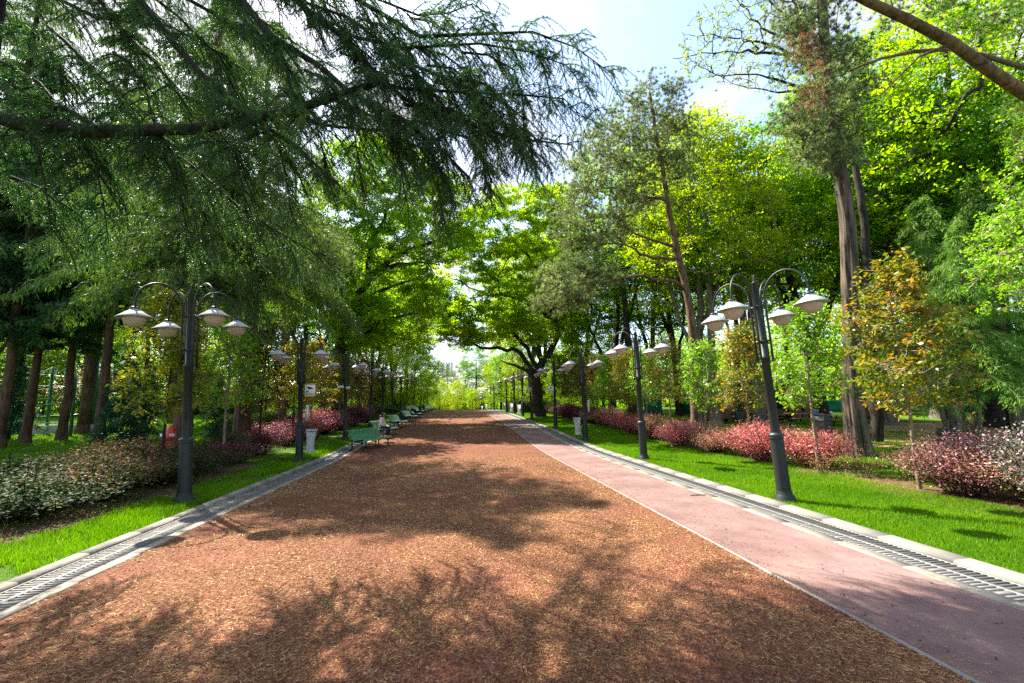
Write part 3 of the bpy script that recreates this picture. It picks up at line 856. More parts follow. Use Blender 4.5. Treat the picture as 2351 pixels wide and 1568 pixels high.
def make_ash_tube():
    """upright steel ash tube clamped to a post"""
    t = thing('ash_tube', 'tube', 'ash bin')
    Geo().lathe([(.0, 1.42), (.06, 1.42), (.065, 1.43), (.065, 1.98), (.05, 2.0), (.0, 2.0)], 16, (.21, 0, 0)).build('tube', MT['tin'], t, True)
    g = Geo()
    for z in (1.5, 1.9): g.box(.08, .15, -.02, .02, z-.015, z+.015)
    g.build('clamp', MT['post_collar'], t)
    return t

def make_cctv_sign():
    """white plate with orange bands and a camera pictogram, facing -y"""
    t = thing('camera_sign', 'sign', 'sign')
    Geo().box(-.18, .18, -.006, .006, -.24, .24).build('plate', MT['sign_white'], t)
    g = Geo(); g.box(-.182, .182, -.009, .002, .19, .243); g.box(-.182, .182, -.009, .002, -.243, -.19); g.build('band', MT['sign_orange'], t)
    g = Geo()
    def poly(pts, y0=-.011, y1=-.0065):
        n = len(pts); V = [(x, y0, z) for x, z in pts]+[(x, y1, z) for x, z in pts]
        g.add(V, [tuple(range(n)), tuple(range(2*n-1, n-1, -1))]+[(i, n+i, n+(i+1) % n, (i+1) % n) for i in range(n)])
    def rotp(pts, a, c): return [(c[0]+x*math.cos(a)-z*math.sin(a), c[1]+x*math.sin(a)+z*math.cos(a)) for x, z in pts]
    poly(rotp([(-.10, -.035), (.07, -.035), (.07, .035), (-.10, .045)], -.25, (.0, .08)))
    poly(rotp([(.08, -.025), (.105, -.03), (.105, .03), (.08, .025)], -.25, (.0, .08)))
    poly([(-.045, .055), (-.015, .05), (-.05, -.02), (-.11, -.03), (-.11, -.055), (-.035, -.05)])
    poly([(-.13, .0), (-.115, .0), (-.115, -.085), (-.13, -.085)])
    for k in range(9): poly([(-.12+k*.027, -.15), (-.12+k*.027+.018, -.15), (-.12+k*.027+.018, -.128), (-.12+k*.027, -.128)])
    g.build('pictogram', MT['sign_black'], t)
    return t

def make_cctv():
    t = thing('security_camera', 'white security camera on a short arm on the third lamp post of the left row', 'security camera')
    g = Geo(); g.box(-.50, -.18, -.055, .055, -.05, .05, Matrix.Rotation(R(-6), 4, 'Y')); g.box(-.54, -.16, -.065, .065, .052, .062, Matrix.Rotation(R(-6), 4, 'Y'))
    bevel(g.build('housing', MT['sign_white'], t), .01)
    Geo().tube([(-.50, 0, -.05), (-.515, 0, -.052)], .04, 14).build('lens', MT['sign_black'], t)
    Geo().tube([(-.25, 0, -.06), (-.2, 0, -.10), (-.08, 0, -.10)], .018, 8).build('arm', MT['sign_white'], t)
    g = Geo(); g.box(-.11, .11, -.11, .11, -.16, -.02); g.build('junction_box', MT['cabinet'], t)
    return t

def make_hydrant(loc):
    t = thing('fire_hydrant', 'red pillar fire hydrant with a metal outlet cap beside the pale tree trunk', 'fire hydrant', loc)
    Geo().lathe([(.0, -.05), (.15, -.05), (.15, .04), (.10, .05), (.095, .35), (.13, .36), (.13, .42), (.09, .43), (.09, .9)], 20).build('barrel', MT['red'], t, True)
    Geo().lathe([(.09, .9), (.15, .92), (.16, 1.0), (.15, 1.16), (.13, 1.2), (.135, 1.22), (.12, 1.30), (.05, 1.35), (.045, 1.40), (.0, 1.40)], 20).build('bonnet', MT['red'], t, True)
    for a in (PI*1.25, PI*1.75):
        M = Matrix.Rotation(a, 3, 'Z')
        p = [M @ Vector((r, 0, 1.06)) for r in (.12, .20, .205, .26)]
        Geo().tube([tuple(x) for x in p], [.06, .06, .085, .08], 14).build('outlet', MT['chrome'], t, True)
    return t

def make_picnic(L=2.0):
    t = thing('picnic_table', 'table', 'picnic table')
    g = Geo()
    for k in range(5): g.box(-L/2, L/2, -.37+k*.15, -.37+k*.15+.135, .72, .76)
    bevel(g.build('tabletop', MT['wood'], t), .006)
    for s in (-1, 1):
        g = Geo()
        for k in range(2): g.box(-L/2, L/2, s*.72-.15+k*.15, s*.72-.15+k*.15+.135, .43, .465)
        bevel(g.build('bench_board', MT['wood'], t), .006)
    for x in (-L*.36, L*.36):
        for s in (-1, 1):
            Geo().tube([(x, s*.2, .71), (x, s*.62, .0)], .03, 6).build('leg', MT['bench_iron'], t)
        Geo().tube([(x, -.8, .41), (x, .8, .41)], .03, 6).build('crossbar', MT['bench_iron'], t)
    return t

def make_wood_bench(L=1.9):
    """low bench with a solid boarded back seen from behind"""
    t = thing('boarded_bench', 'bench', 'bench')
    g = Geo()
    for k in range(4): g.box(-L/2, L/2, -.30, -.265, .38+k*.125, .38+k*.125+.115)
    g.box(-L/2-.02, L/2+.02, -.32, -.24, .885, .915)
    g.build('backrest', MT['dark_wood'], t)
    g = Geo()
    for k in range(4): g.box(-L/2, L/2, -.24+k*.12, -.24+k*.12+.11, .40, .435)
    g.build('seat', MT['dark_wood'], t)
    for x in (-L*.4, L*.4):
        g = Geo(); g.box(x-.04, x+.04, -.24, .2, .0, .395); g.box(x-.03, x+.03, -.262, -.242, .30, .88); g.build('leg', MT['bench_iron'], t)
    return t

def make_box_bin(loc, label, rz=0, s=1.):
    t = thing('litter_bin', label, 'litter bin', loc, rz, 'dark box litter bins')
    g = Geo()
    V = [(-.27, -.27, -.03), (.27, -.27, -.03), (.27, .27, -.03), (-.27, .27, -.03), (-.31, -.31, .62), (.31, -.31, .62), (.31, .31, .62), (-.31, .31, .62)]
    g.add(np.array(V)*s, [(3, 2, 1, 0), (0, 1, 5, 4), (1, 2, 6, 5), (2, 3, 7, 6), (3, 0, 4, 7), (4, 5, 6, 7)])
    bevel(g.build('body', MT['bin_dark'], t), .015)
    g = Geo()
    V = [(-.34, -.34, .625), (.34, -.34, .625), (.34, .34, .625), (-.34, .34, .625), (-.24, -.30, .83), (.24, -.30, .83), (.24, .30, .83), (-.24, .30, .83)]
    g.add(np.array(V)*s, [(3, 2, 1, 0), (0, 1, 5, 4), (1, 2, 6, 5), (2, 3, 7, 6), (3, 0, 4, 7), (4, 5, 6, 7)])
    bevel(g.build('lid', MT['bin_dark'], t), .012)
    return t

# ------------------------------------------------------------------ people and birds
def skin_mesh(name, mat, parent, chains, root=0, subd=2):
    """chains: list of lists of (point, radius); a chain may start at the index of an earlier vertex"""
    verts = []; edges = []; rad = []
    for ch in chains:
        last = None
        for it in ch:
            if isinstance(it, int): last = it; continue
            verts.append(it[0]); rad.append(it[1]); i = len(verts)-1
            if last is not None: edges.append((last, i))
            last = i
    me = bpy.data.meshes.new('tmp'); me.from_pydata([tuple(v) for v in verts], edges, [])
    o = bpy.data.objects.new('tmp', me); COL.objects.link(o)
    m = o.modifiers.new('skin', 'SKIN')
    if not me.skin_vertices:
        bm = bmesh.new(); bm.from_mesh(me); bm.verts.layers.skin.verify(); bm.to_mesh(me); bm.free()
    for i, r in enumerate(rad):
        sv = me.skin_vertices[0].data[i]
        sv.radius = (r, r) if not hasattr(r, '__len__') else r
        sv.use_root = (i == root)
    m.use_smooth_shade = True
    s = o.modifiers.new('sub', 'SUBSURF'); s.levels = subd; s.render_levels = subd
    dg = bpy.context.evaluated_depsgraph_get(); dg.update()
    em = bpy.data.meshes.new_from_object(o.evaluated_get(dg))
    bpy.data.objects.remove(o); bpy.data.meshes.remove(me)
    em.name = name
    em.materials.clear(); em.materials.append(mat)
    for p in em.polygons: p.use_smooth = True
    ob = bpy.data.objects.new(name, em); COL.objects.link(ob)
    if parent is not None: ob.parent = parent
    return ob

def person(label, loc, rz, shirt, trousers, hair, hair_len=.0, arms='lap', seat=.44, lean=.06, standing=False, shoes='trousers'):
    """faces +x; origin on the ground below the hips"""
    t = thing('person', label, 'person', loc, rz)
    hz = .93 if standing else seat+.10
    V = lambda x, y, z: np.array((x, y, z))
    hip = V(0, 0, hz); waist = V(lean*.35, 0, hz+.19); chest = V(lean*.8, 0, hz+.37); neck = V(lean*1.1, 0, hz+.52); hb = V(lean*1.35+.015, 0, hz+.585); head = V(lean*1.55+.03, 0, hz+.665); top = V(lean*1.6+.025, 0, hz+.745)
    sh = [V(lean*.95, s*.165, hz+.475) for s in (-1, 1)]
    if arms == 'lap': el = [V(lean+.04, s*.22, hz+.20) for s in (-1, 1)]; wr = [V(lean+.24, s*.12, hz+.10) for s in (-1, 1)]; hd = [V(lean+.31, s*.08, hz+.085) for s in (-1, 1)]
    elif arms == 'table': el = [V(lean+.10, s*.24, hz+.24) for s in (-1, 1)]; wr = [V(lean+.33, s*.13, hz+.255) for s in (-1, 1)]; hd = [V(lean+.41, s*.07, hz+.265) for s in (-1, 1)]
    else: el = [V(lean, s*.23, hz+.22) for s in (-1, 1)]; wr = [V(lean+.06, s*.24, hz-.02) for s in (-1, 1)]; hd = [V(lean+.08, s*.24, hz-.09) for s in (-1, 1)]
    if standing: kn = [V(.03, s*.10, .49) for s in (-1, 1)]; an = [V(.0, s*.10, .085) for s in (-1, 1)]; to = [V(.15, s*.11, .03) for s in (-1, 1)]
    else: kn = [V(.44, s*.12, hz-.01) for s in (-1, 1)]; an = [V(.42, s*.12, .09) for s in (-1, 1)]; to = [V(.58, s*.13, .035) for s in (-1, 1)]
    ch = [[(hip, .115), (waist, .105), (chest, .118), (neck, .052), (hb, .06), (head, (.082, .092)), (top, .062)]]   # 0..6
    nxt = 7
    for k in range(2):
        ch.append([2, (sh[k], .06), (el[k], .042), (wr[k], .028), (hd[k], .032)])          # 7..10 / later
        nxt += 4; hand = nxt-1
        d = unit(hd[k]-wr[k]); side = np.cross(d, V(0, 0, 1.)); side = unit(side)
        for f in range(4):
            off = side*(f-1.5)*.018
            ln = (.062, .072, .068, .054)[f]
            ch.append([hand, (hd[k]+d*.035+off, .0095), (hd[k]+d*(.035+ln*.55)+off-V(0, 0, .008), .0085), (hd[k]+d*(.035+ln)+off-V(0, 0, .024), .0075)]); nxt += 3
        sgn = -1 if k == 0 else 1
        ch.append([hand, (hd[k]-side*sgn*.034+d*.005, .0105), (hd[k]-side*sgn*.046+d*.04-V(0, 0, .008), .009)]); nxt += 2
    for k in range(2):
        hj = V(.0, (-1, 1)[k]*.085, hz-.02)
        ch.append([0, (hj, .092), (kn[k], .062), (an[k], .042), (to[k], .034)])
    skin_mesh('body', MT['skin'], t, ch, 0, 1)
    # face: nose, ears, eyes, mouth
    g = Geo(); hx = head[0]
    g.tube([(hx+.086, 0, head[2]+.02), (hx+.115, 0, head[2]-.02), (hx+.085, 0, head[2]-.03)], [.008, .014, .008], 6)
    for s in (-1, 1): g.tube([(hx-.005, s*.082, head[2]-.03), (hx-.01, s*.095, head[2]), (hx-.005, s*.085, head[2]+.025)], [.01, .014, .01], 6)
    g.build('face', MT['skin'], t, True)
    g = Geo()
    for s in (-1, 1): g.tube([(hx+.080, s*.022, head[2]+.012), (hx+.086, s*.034, head[2]+.012), (hx+.080, s*.046, head[2]+.012)], [.005, .009, .005], 6)
    g.tube([(hx+.084, -.022, head[2]-.055), (hx+.09, 0, head[2]-.056), (hx+.084, .022, head[2]-.055)], [.003, .006, .003], 6)
    g.build('features', MT['hair_dark'], t, True)
    # clothes
    sc = [[(hip+V(0, 0, .01), .130), (waist, .122), (chest, .135), (neck-V(0, 0, .045), .068)]]
    for k in range(2): sc.append([2, (sh[k], .074), (el[k], .056), (wr[k]+(el[k]-wr[k])*.1, .042)] if shirt != 'cloth_black' else [2, (sh[k], .074), (sh[k]+(el[k]-sh[k])*.75, .06)])
    skin_mesh('shirt', MT[shirt], t, sc, 0, 2)
    tc = [[(hip-V(0, 0, .01), .128), (hip+V(0, 0, .06), .124)]]
    for k in range(2): tc.append([0, (V(.0, (-1, 1)[k]*.085, hz-.02), .105), (kn[k], .078), (an[k]+V(0, 0, .03), .06)])
    skin_mesh('trousers', MT[trousers], t, tc, 0, 2)
    g = Geo()
    for k in range(2): g.tube([an[k]+V(-.05, 0, -.055), an[k]+V(.05, 0, -.05), to[k]], [.042, .048, .035], 10)
    g.build('shoes', MT['bin_dark'], t, True)
    hc = [[(head+V(-.025, 0, .012), (.092, .098)), (top+V(-.012, 0, .005), .072)], [0, (head+V(-.055, 0, -.05), .07)]]
    if hair_len: hc[1] += [(neck+V(-.09, 0, -.02), .065), (chest+V(-.14, 0, .02), .06), (chest+V(-.145, 0, -.02-hair_len), .035)]
    skin_mesh('hair', MT[hair], t, hc, 0, 2)
    return t

def make_pigeon():
    t = thing('pigeon', 'pigeon', 'pigeon')
    skin_mesh('body', MT['pigeon'], t, [[((-.06, 0, .135), .05), ((.03, 0, .15), .06), ((.10, 0, .185), .042), ((.125, 0, .235), .026), ((.135, 0, .262), .027)], [0, ((-.15, 0, .105), (.034, .014)), ((-.23, 0, .085), (.03, .008))]], 0, 2)
    Geo().tube([(.158, 0, .262), (.185, 0, .252)], [.009, .003], 6).build('beak', MT['beak'], t)
    for s in (-1, 1):
        g = Geo(); g.tube([(.0, s*.03, .10), (.0, s*.03, .01)], .007, 5); g.tube([(-.02, s*.03, .006), (.04, s*.03, .006)], .006, 5); g.build('leg', MT['beak'], t)
        Geo().tube([(.07, s*.048, .165), (-.03, s*.062, .15), (-.17, s*.03, .115)], [.02, .03, .008], 8).build('wing', MT['pigeon'], t, True)
    return t
# ------------------------------------------------------------------ ground
def structure(o, label=None): return tag(o, label, None, None, 'structure')
def strip(name, x0, x1, y0, y1, dz, mat, step=1., nx=1, wob=0.):
    ys = np.arange(y0, y1+step*.5, step); xs = np.linspace(x0, x1, nx+1)
    V = np.array([(x, y, gzf(y)+dz) for y in ys for x in xs])
    if wob: V[:, 0] += np.where((np.arange(len(V)) % (nx+1) == 0) | (np.arange(len(V)) % (nx+1) == nx), rng.normal(size=len(V))*wob, 0)
    n = nx+1
    F = [(i*n+j, i*n+j+1, (i+1)*n+j+1, (i+1)*n+j) for i in range(len(ys)-1) for j in range(nx)]
    return structure(Geo().add(V, F).build(name, mat, None, True))
def profile_strip(g, prof, y0, y1, step=1.):
    ys = np.arange(y0, y1+step*.5, step); m = len(prof)
    V = [(x, y, gzf(y)+z) for y in ys for x, z in prof]
    F = [(i*m+j, (i+1)*m+j, (i+1)*m+j+1, i*m+j+1) for i in range(len(ys)-1) for j in range(m-1)]
    F += [tuple(range(m))]
    g.add(np.array(V), F)
    return g
ys = np.concatenate([np.arange(-12, 20, 1.), np.arange(20, 150, 2.), np.array([160, 200, 300, 500, 900, 1500])])
xs = np.concatenate([[-900, -400, -200, -100, -70], np.arange(-50, 51, 5.), [70, 100, 200, 400, 900]])
V = [(x, y, gzf(y)+.0) for y in ys for x in xs]; n = len(xs)
V = np.array(V)
# the lawn is a little uneven and drops away under the paved strip
inside = (V[:, 0] > -5.01) & (V[:, 0] < 6.44)
V[:, 2] -= np.where((np.abs(V[:, 0]) < 5.5), .30, 0)
structure(Geo().add(V, [(i*n+j, i*n+j+1, (i+1)*n+j+1, (i+1)*n+j) for i in range(len(ys)-1) for j in range(n-1)]).build('lawn', MT['lawn'], None, True))
# verges: bring the lawn up to the kerbs
strip('verge_lawn', -10., -4.96, -8, 150, .0, MT['lawn'], 1., 4)
strip('verge_lawn', 6.17, 10., -8, 150, .0, MT['lawn'], 1., 4)
def sheet(name, pts, mat, dz, n=26):
    """an irregular patch of ground: outline points in plan"""
    bm = bmesh.new()
    P = np.array(pts, float); c = P.mean(0)
    ring = []
    m = len(P)
    for k in range(m*6):
        a = P[k//6]; b = P[(k//6+1) % m]; q = (k % 6)/6
        p = a+(b-a)*q
        d = unit(p-c); p = p+d*rng.normal()*.16*min(1, np.linalg.norm(p-c)/3)
        ring.append(p)
    V = []; F = []
    R0 = 8
    for i in range(R0+1):
        for p in ring:
            q = c+(p-c)*(i/R0 if i else .001); V.append((q[0], q[1], gzf(q[1])+dz))
    k = len(ring)
    F = [(i*k+j, (i+1)*k+j, (i+1)*k+(j+1) % k, i*k+(j+1) % k) for i in range(R0) for j in range(k)]
    return structure(Geo().add(np.array(V), F).build(name, mat, None, True))
sheet('soil_bed', [(-9.9, 5), (-6.2, 5), (-6.0, 9.), (-6.3, 12.5), (-6.7, 17), (-9.4, 17), (-9.9, 11)], MT['soil'], .012)
sheet('soil_bed', [(9.2, 4.2), (11.6, 4.2), (11.7, 9.8), (11.2, 12.5), (9.4, 12.2), (9.0, 9.4)], MT['soil'], .012)
sheet('soil_bed', [(9.9, 12.6), (11.2, 12.8), (11.2, 32), (9.9, 32)], MT['soil'], .010)
sheet('dirt_ground', [(17.5, 20), (21, 17.5), (28, 17.5), (37, 20), (44, 26), (40, 29), (27, 27), (19, 25)], MT['dirt'], .018)
sheet('dirt_ground', [(15.5, 17.5), (19, 16.6), (22, 17.2), (19, 18.4)], MT['dirt'], .014)

road = strip('gravel_road', -4.215, 3.60, -8, 150, .0, MT['gravel'], .5, 24, .012)
path = strip('pink_path', 3.625, 5.235, -8, 150, .006, MT['path'], 1., 4)
structure(profile_strip(Geo(), [(3.597, -.1), (3.597, .014), (3.628, .014), (3.628, -.1)], -8, 150).build('path_edging', MT['edge_strip']))
def kerbs(name, prof, y0, y1, L, mat):
    """kerb of separate stones with open joints"""
    g = Geo(); y = y0
    while y < y1:
        l = L*rng.uniform(.97, 1.02); j = rng.normal()*.0025
        m = len(prof)
        V = [(x+rng.normal()*.001, yy, gzf(yy)+z+j) for yy in (y+.004, y+l-.004) for x, z in prof]
        g.add(np.array(V), [(i, m+i, m+i+1, i+1) for i in range(m-1)]+[tuple(range(m)), tuple(range(2*m-1, m-1, -1))])
        y += l
    return structure(g.build(name, mat))
kerbs('kerb', [(5.235, -.12), (5.235, .012), (5.245, .016), (5.405, .016), (5.405, -.12)], -6, 120, 1.0, MT['cream_kerb'])
kerbs('kerb', [(5.945, -.12), (5.945, .018), (5.96, .045), (6.185, .055), (6.20, .045), (6.20, -.12)], -6, 120, 1.0, MT['stone_kerb'])
kerbs('kerb', [(-4.33, -.12), (-4.33, .014), (-4.22, .014), (-4.205, .008), (-4.205, -.12)], -6, 120, 1.0, MT['cream_kerb'])
kerbs('kerb', [(-4.99, -.12), (-4.99, .045), (-4.975, .055), (-4.83, .045), (-4.815, .018), (-4.815, -.12)], -6, 120, 1.0, MT['stone_kerb'])

def drain(x0, x1, label):
    t = thing('drain_channel', label, 'drain', ((x0+x1)/2, 0, 0), 0, 'slotted drains along the promenade')
    cx = (x0+x1)/2; h = (x1-x0)/2
    g = Geo(); profile_strip(g, [(-h, .005), (-h, -.14), (h, -.14), (h, .005)], -5, 118); g.build('trough', MT['trough'], t)
    g = Geo()
    for a, b in ((-h+.002, -h+.028), (h-.028, h-.002)): profile_strip(g, [(a, -.05), (a, .012), (b, .012), (b, -.05)], -5, 118)
    g.build('frame', MT['grate'], t)
    g = Geo()
    y = -3.; k = 0
    V0 = []
    while y < 80:
        w = .034 if k % 9 else .07
        z = gzf(y)
        g.box(-h+.028, h-.028, y, y+w, z-.03, z+.008)
        y += w+.034; k += 1
    profile_strip(g, [(-.028, -.03), (-.028, .0095), (.028, .0095), (.028, -.03)], -4, 118)
    g.build('grate', MT['grate'], t)
    return t
drain(5.407, 5.943, 'steel slotted drain between the pink path and the lawn kerb')
drain(-4.813, -4.332, 'steel slotted drain between the gravel and the left lawn kerb')

# grass blades
def grass(name, regions, n, hgt, mat, power=1.1, wfac=1., patch=0., dmin=2.):
    g = Geo(); area = []
    tot = sum((r[1]-r[0])*math.log(r[3]/r[2]) for r in regions)
    for (x0, x1, y0, y1) in regions:
        m = int(n*(x1-x0)*math.log(y1/y0)/tot)
        y = y0*(y1/y0)**rng.random(m); x = x0+(x1-x0)*rng.random(m)
        if patch:
            f = np.sin(x*2.1+1.3*np.sin(y*1.1))*np.sin(y*1.7+1.1*np.sin(x*1.9))+.35*np.sin(x*7)*np.sin(y*6.1)
            k = f > patch-1+.5*rng.random(m)-.25; x = x[k]; y = y[k]; m = len(x)
        z = gz(y)
        P = np.stack([x, y, z-.004], 1)
        A = unit(np.stack([rng.normal(size=m)*.38, rng.normal(size=m)*.38, np.ones(m)], 1))
        drift = .10*np.sin(x*1.3+.7*np.sin(y*.9))*np.sin(y*.8)
        hh = hgt*rng.uniform(.45, 1.25, m)*(1+.35*np.sin(x*3.1)*np.sin(y*2.3))
        g.needles(P, A, hh*(1+y*.012), (.005+.0011*y)*wfac, np.clip(.45+drift+rng.normal(size=m)*.17, 0, 1))
    return tag(g.build(name, mat), None, None, None, 'stuff')
grass('grass', [(6.19, 9.9, 3.2, 50)], 260000, .062, MT['grass'])
grass('grass', [(9.9, 26, 9, 45)], 90000, .075, MT['grass'], wfac=1.7, patch=.62)
grass('grass', [(-6.35, -4.98, 3.0, 40)], 70000, .10, MT['grass'], patch=.72)
grass('grass', [(-34, -9.2, 14, 60)], 70000, .09, MT['grass'], wfac=2.2)
grass('grass', [(-9, -6.1, 4, 14)], 9000, .07, MT['grass_shade'], patch=.3)

# dry needles and clods on the gravel
def scatter_litter():
    n = 125000
    y = 1.7*(17/1.7)**(rng.random(n)**1.05); x = -4.2+7.8*rng.random(n)
    f = np.sin(x*1.7+1.3*np.sin(y*1.3))*np.sin(y*1.9+1.7*np.sin(x*1.1+2))+.5*np.sin(x*5.3+y*2.1)*np.sin(y*4.7-x)
    k = f > -.35+1.3*(rng.random(n)-.5)
    x = x[k]; y = y[k]; n = len(x)
    a = rng.random(n)*PI
    A = unit(np.stack([np.cos(a), np.sin(a), rng.normal(size=n)*.16], 1))
    g = Geo(); g.needles(np.stack([x, y, gz(y)+.004+rng.random(n)*.010], 1), A, rng.uniform(.022, .065, n), .0019+.0009*y, np.clip(rng.normal(size=n)*.22+.52, 0, 1))
    m = 5500                        # a thin drift over path and kerb
    y = 2.*(16/2.)**rng.random(m); x = np.where(rng.random(m) < .6, 3.65+1.55*rng.random(m)**2.2, -4.85+.7*rng.random(m)); a = rng.random(m)*PI
    g.needles(np.stack([x, y, gz(y)+.016+np.where(x < -4.2, .03, 0)], 1), np.stack([np.cos(a), np.sin(a), np.zeros(m)], 1), rng.uniform(.02, .06, m), .002+.0006*y, np.clip(rng.normal(size=m)*.2+.4, 0, 1))
    tag(g.build('dry_needle_litter', MT['litter']), None, None, None, 'stuff')
    n = 26000
    y = 1.7*(40/1.7)**rng.random(n); x = -4.2+7.8*rng.random(n); s = rng.uniform(.003, .011, n)*(1+y*.035)
    oc = np.array([(1, 0, 0), (0, 1, 0), (-1, 0, 0), (0, -1, 0), (0, 0, .9), (0, 0, -.5)], float)
    V = np.stack([x, y, gz(y)+.003], 1)[:, None]+(oc[None]*s[:, None, None]*rng.uniform(.6, 1.3, (n, 6, 1)))
    F0 = np.array([(0, 1, 4), (1, 2, 4), (2, 3, 4), (3, 0, 4)])
    F = (np.arange(n)*6)[:, None, None]+F0[None]
    g = Geo().add(V.reshape(-1, 3), F.reshape(-1, 3))
    tag(g.build('gravel', MT['gravel']), None, None, None, 'stuff')
    n = 160
    y = 2.2*(18/2.2)**rng.random(n); x = 3.7+1.55*rng.random(n)**1.6; s = rng.uniform(.004, .016, n)
    V = np.stack([x, y, gz(y)+.010], 1)[:, None]+(oc[None]*s[:, None, None]*rng.uniform(.6, 1.3, (n, 6, 1)))
    F = (np.arange(n)*6)[:, None, None]+F0[None]
    tag(Geo().add(V.reshape(-1, 3), F.reshape(-1, 3)).build('gravel', MT['gravel']), None, None, None, 'stuff')
scatter_litter()
p = W(1602, 1139, 1.); r_ = ray(1602, 1139); k_ = -EYE/r_.z
tw = Geo().tube([(r_.x*k_-.16, r_.y*k_+.0, .02), (r_.x*k_, r_.y*k_+.015, .024), (r_.x*k_+.2, r_.y*k_-.01, .02)], [.008, .012, .007], 6).build('fallen_twig', MT['bark_brown'])
tag(tw, 'brown fallen twig lying on the pink path', 'twig')

# ------------------------------------------------------------------ lamps
ORD = ['nearest', 'second', 'third', 'fourth', 'fifth', 'sixth', 'seventh', 'eighth', 'ninth', 'tenth', 'eleventh', 'twelfth', 'thirteenth', 'fourteenth', 'fifteenth', 'sixteenth', 'seventeenth', 'eighteenth', 'nineteenth', 'twentieth', 'twenty-first', 'twenty-second', 'twenty-third', 'twenty-fourth', 'twenty-fifth', 'twenty-sixth', 'twenty-seventh']
lamp = make_lamp()
LL = []; RL = []
LY = [10.45, 17.4, 24.3, 31, 36.3, 41.7, 48, 54, 60, 82, 89, 96, 103, 110, 117, 124, 131]
RY = [8.4, 15.1, 22.1, 28.8, 37.9, 43, 49, 56.4, 75, 82, 89, 96, 103, 110, 117, 124, 131]
for i in range(17):
    d = LY[i]
    nm = ORD[i]+(' from the camera' if i else ' to the camera')
    o = place(lamp, USED, (-5.6, d, gzf(d)), R([8, 12, 25, -18, 8, 30][i % 6]), 'dark four-headed street lamp in the row beside the benches, '+nm, 'street lamps beside the benches', ry=R(-1.6+rng.normal()*.5)); LL.append(o)
    d = RY[i]
    o = place(lamp, USED, (6.5, d, gzf(d)), R([-18, -8, -4, 6, -2, 9][i % 6]), 'dark four-headed street lamp in the row on the grass verge, '+nm, 'street lamps on the grass verge', ry=R(-2.6 if i == 0 else -1.4+rng.normal()*.5)); RL.append(o)
# a letter D painted on the nearest left post
g = Geo()
def onpost(a, z): r = .0985; return (r*math.cos(a), r*math.sin(a), z)
a0 = -PI/2+.25
g.tube([onpost(a0-.18, 1.72), onpost(a0-.18, 2.08)], .008, 5)
g.tube([onpost(a0-.18, 2.08), onpost(a0+.2, 2.06), onpost(a0+.36, 1.98), onpost(a0+.40, 1.88), onpost(a0+.30, 1.76), onpost(a0-.18, 1.72)], .008, 5)
gd = g.build('painted_letter', MT['sign_black'], LL[0])

binp = make_bin()
for k, (row, i, txt, rz) in enumerate([(RL, 2, 'white liner bag in a ring on the third verge lamp post', 0), (RL, 5, 'white liner bag in a ring on the sixth verge lamp post', .2), (RL, 7, 'pale loose liner bag on the eighth verge lamp post', .1), (RL, 6, 'narrow white liner bag on the seventh verge lamp post', .3), (RL, 10, 'distant white liner bag on the eleventh verge lamp post', 0), (RL, 12, 'tiny far white liner bag on the thirteenth verge lamp post', 0), (LL, 1, 'white printed liner bag on the second lamp post of the bench row', PI*.93)]):
    l = row[i].location
    place(binp, USED, tuple(l), rz, txt, 'white litter bags on lamp posts')
ash = make_ash_tube()
place(ash, USED, tuple(LL[1].location), R(-12), 'steel ash tube clamped to the second lamp post of the bench row', 'ash tubes on lamp posts')
place(ash, USED, tuple(RL[2].location), R(-12), 'pale steel ash tube clamped to the third verge lamp post', 'ash tubes on lamp posts')
place(ash, USED, tuple(RL[5].location), R(-80), 'pale steel ash tube clamped to the sixth verge lamp post', 'ash tubes on lamp posts')
sg = make_cctv_sign()
for (row, i, dx, txt) in [(LL, 1, .27, 'camera warning sign with orange bands on the second lamp post of the bench row'), (LL, 5, .24, 'camera warning sign on the sixth lamp post of the bench row'), (RL, 3, -.27, 'camera warning sign with orange bands on the fourth verge lamp post'), (RL, 4, -.26, 'camera warning sign with orange bands on the fifth verge lamp post')]:
    l = row[i].location
    place(sg, USED, (l.x+dx, l.y-.07, l.z+2.55), 0, txt, 'camera warning signs on lamp posts')
l = LL[2].location
cc = make_cctv(); cc.location = (l.x, l.y, l.z+2.78); cc.rotation_euler.z = R(10)

# ------------------------------------------------------------------ benches
bench = make_bench()
bspots = [(-3.72, 20.9, -22, 'green slatted bench turned towards the viewer, first of the row'), (-3.85, 25.8, -10, 'green slatted bench with a woman sitting at its near end'), (-3.85, 31.6, -8, 'green slatted bench, third of the row on the gravel edge'), (-3.75, 38.4, -8, 'green slatted bench in front of a dark box bin, fourth of the row'), (-3.7, 43.4, -5, 'green slatted bench carrying a dark bundle, fifth of the row')]
for i in range(5, 10): bspots.append((-3.9, 50.5+5.6*(i-5), -4, 'green slatted bench near the crest of the promenade, '+ORD[i]+' of the row'))
for (x, y, rz, lab) in bspots:
    place(bench, USED, (x, y, gzf(y)+.005), R(rz), lab, 'green benches along the gravel edge')
make_box_bin((-4.5, 41., gzf(41.)), 'dark stone box bin between the fourth and fifth green benches', 0, 1.15)
make_box_bin((-4.2, 53.2, gzf(53.2)), 'dark box bin beside the sixth green bench', 0, 1.1)
make_box_bin((-4.2, 58.8, gzf(58.8)), 'dark box bin beside the seventh green bench', 0, 1.1)
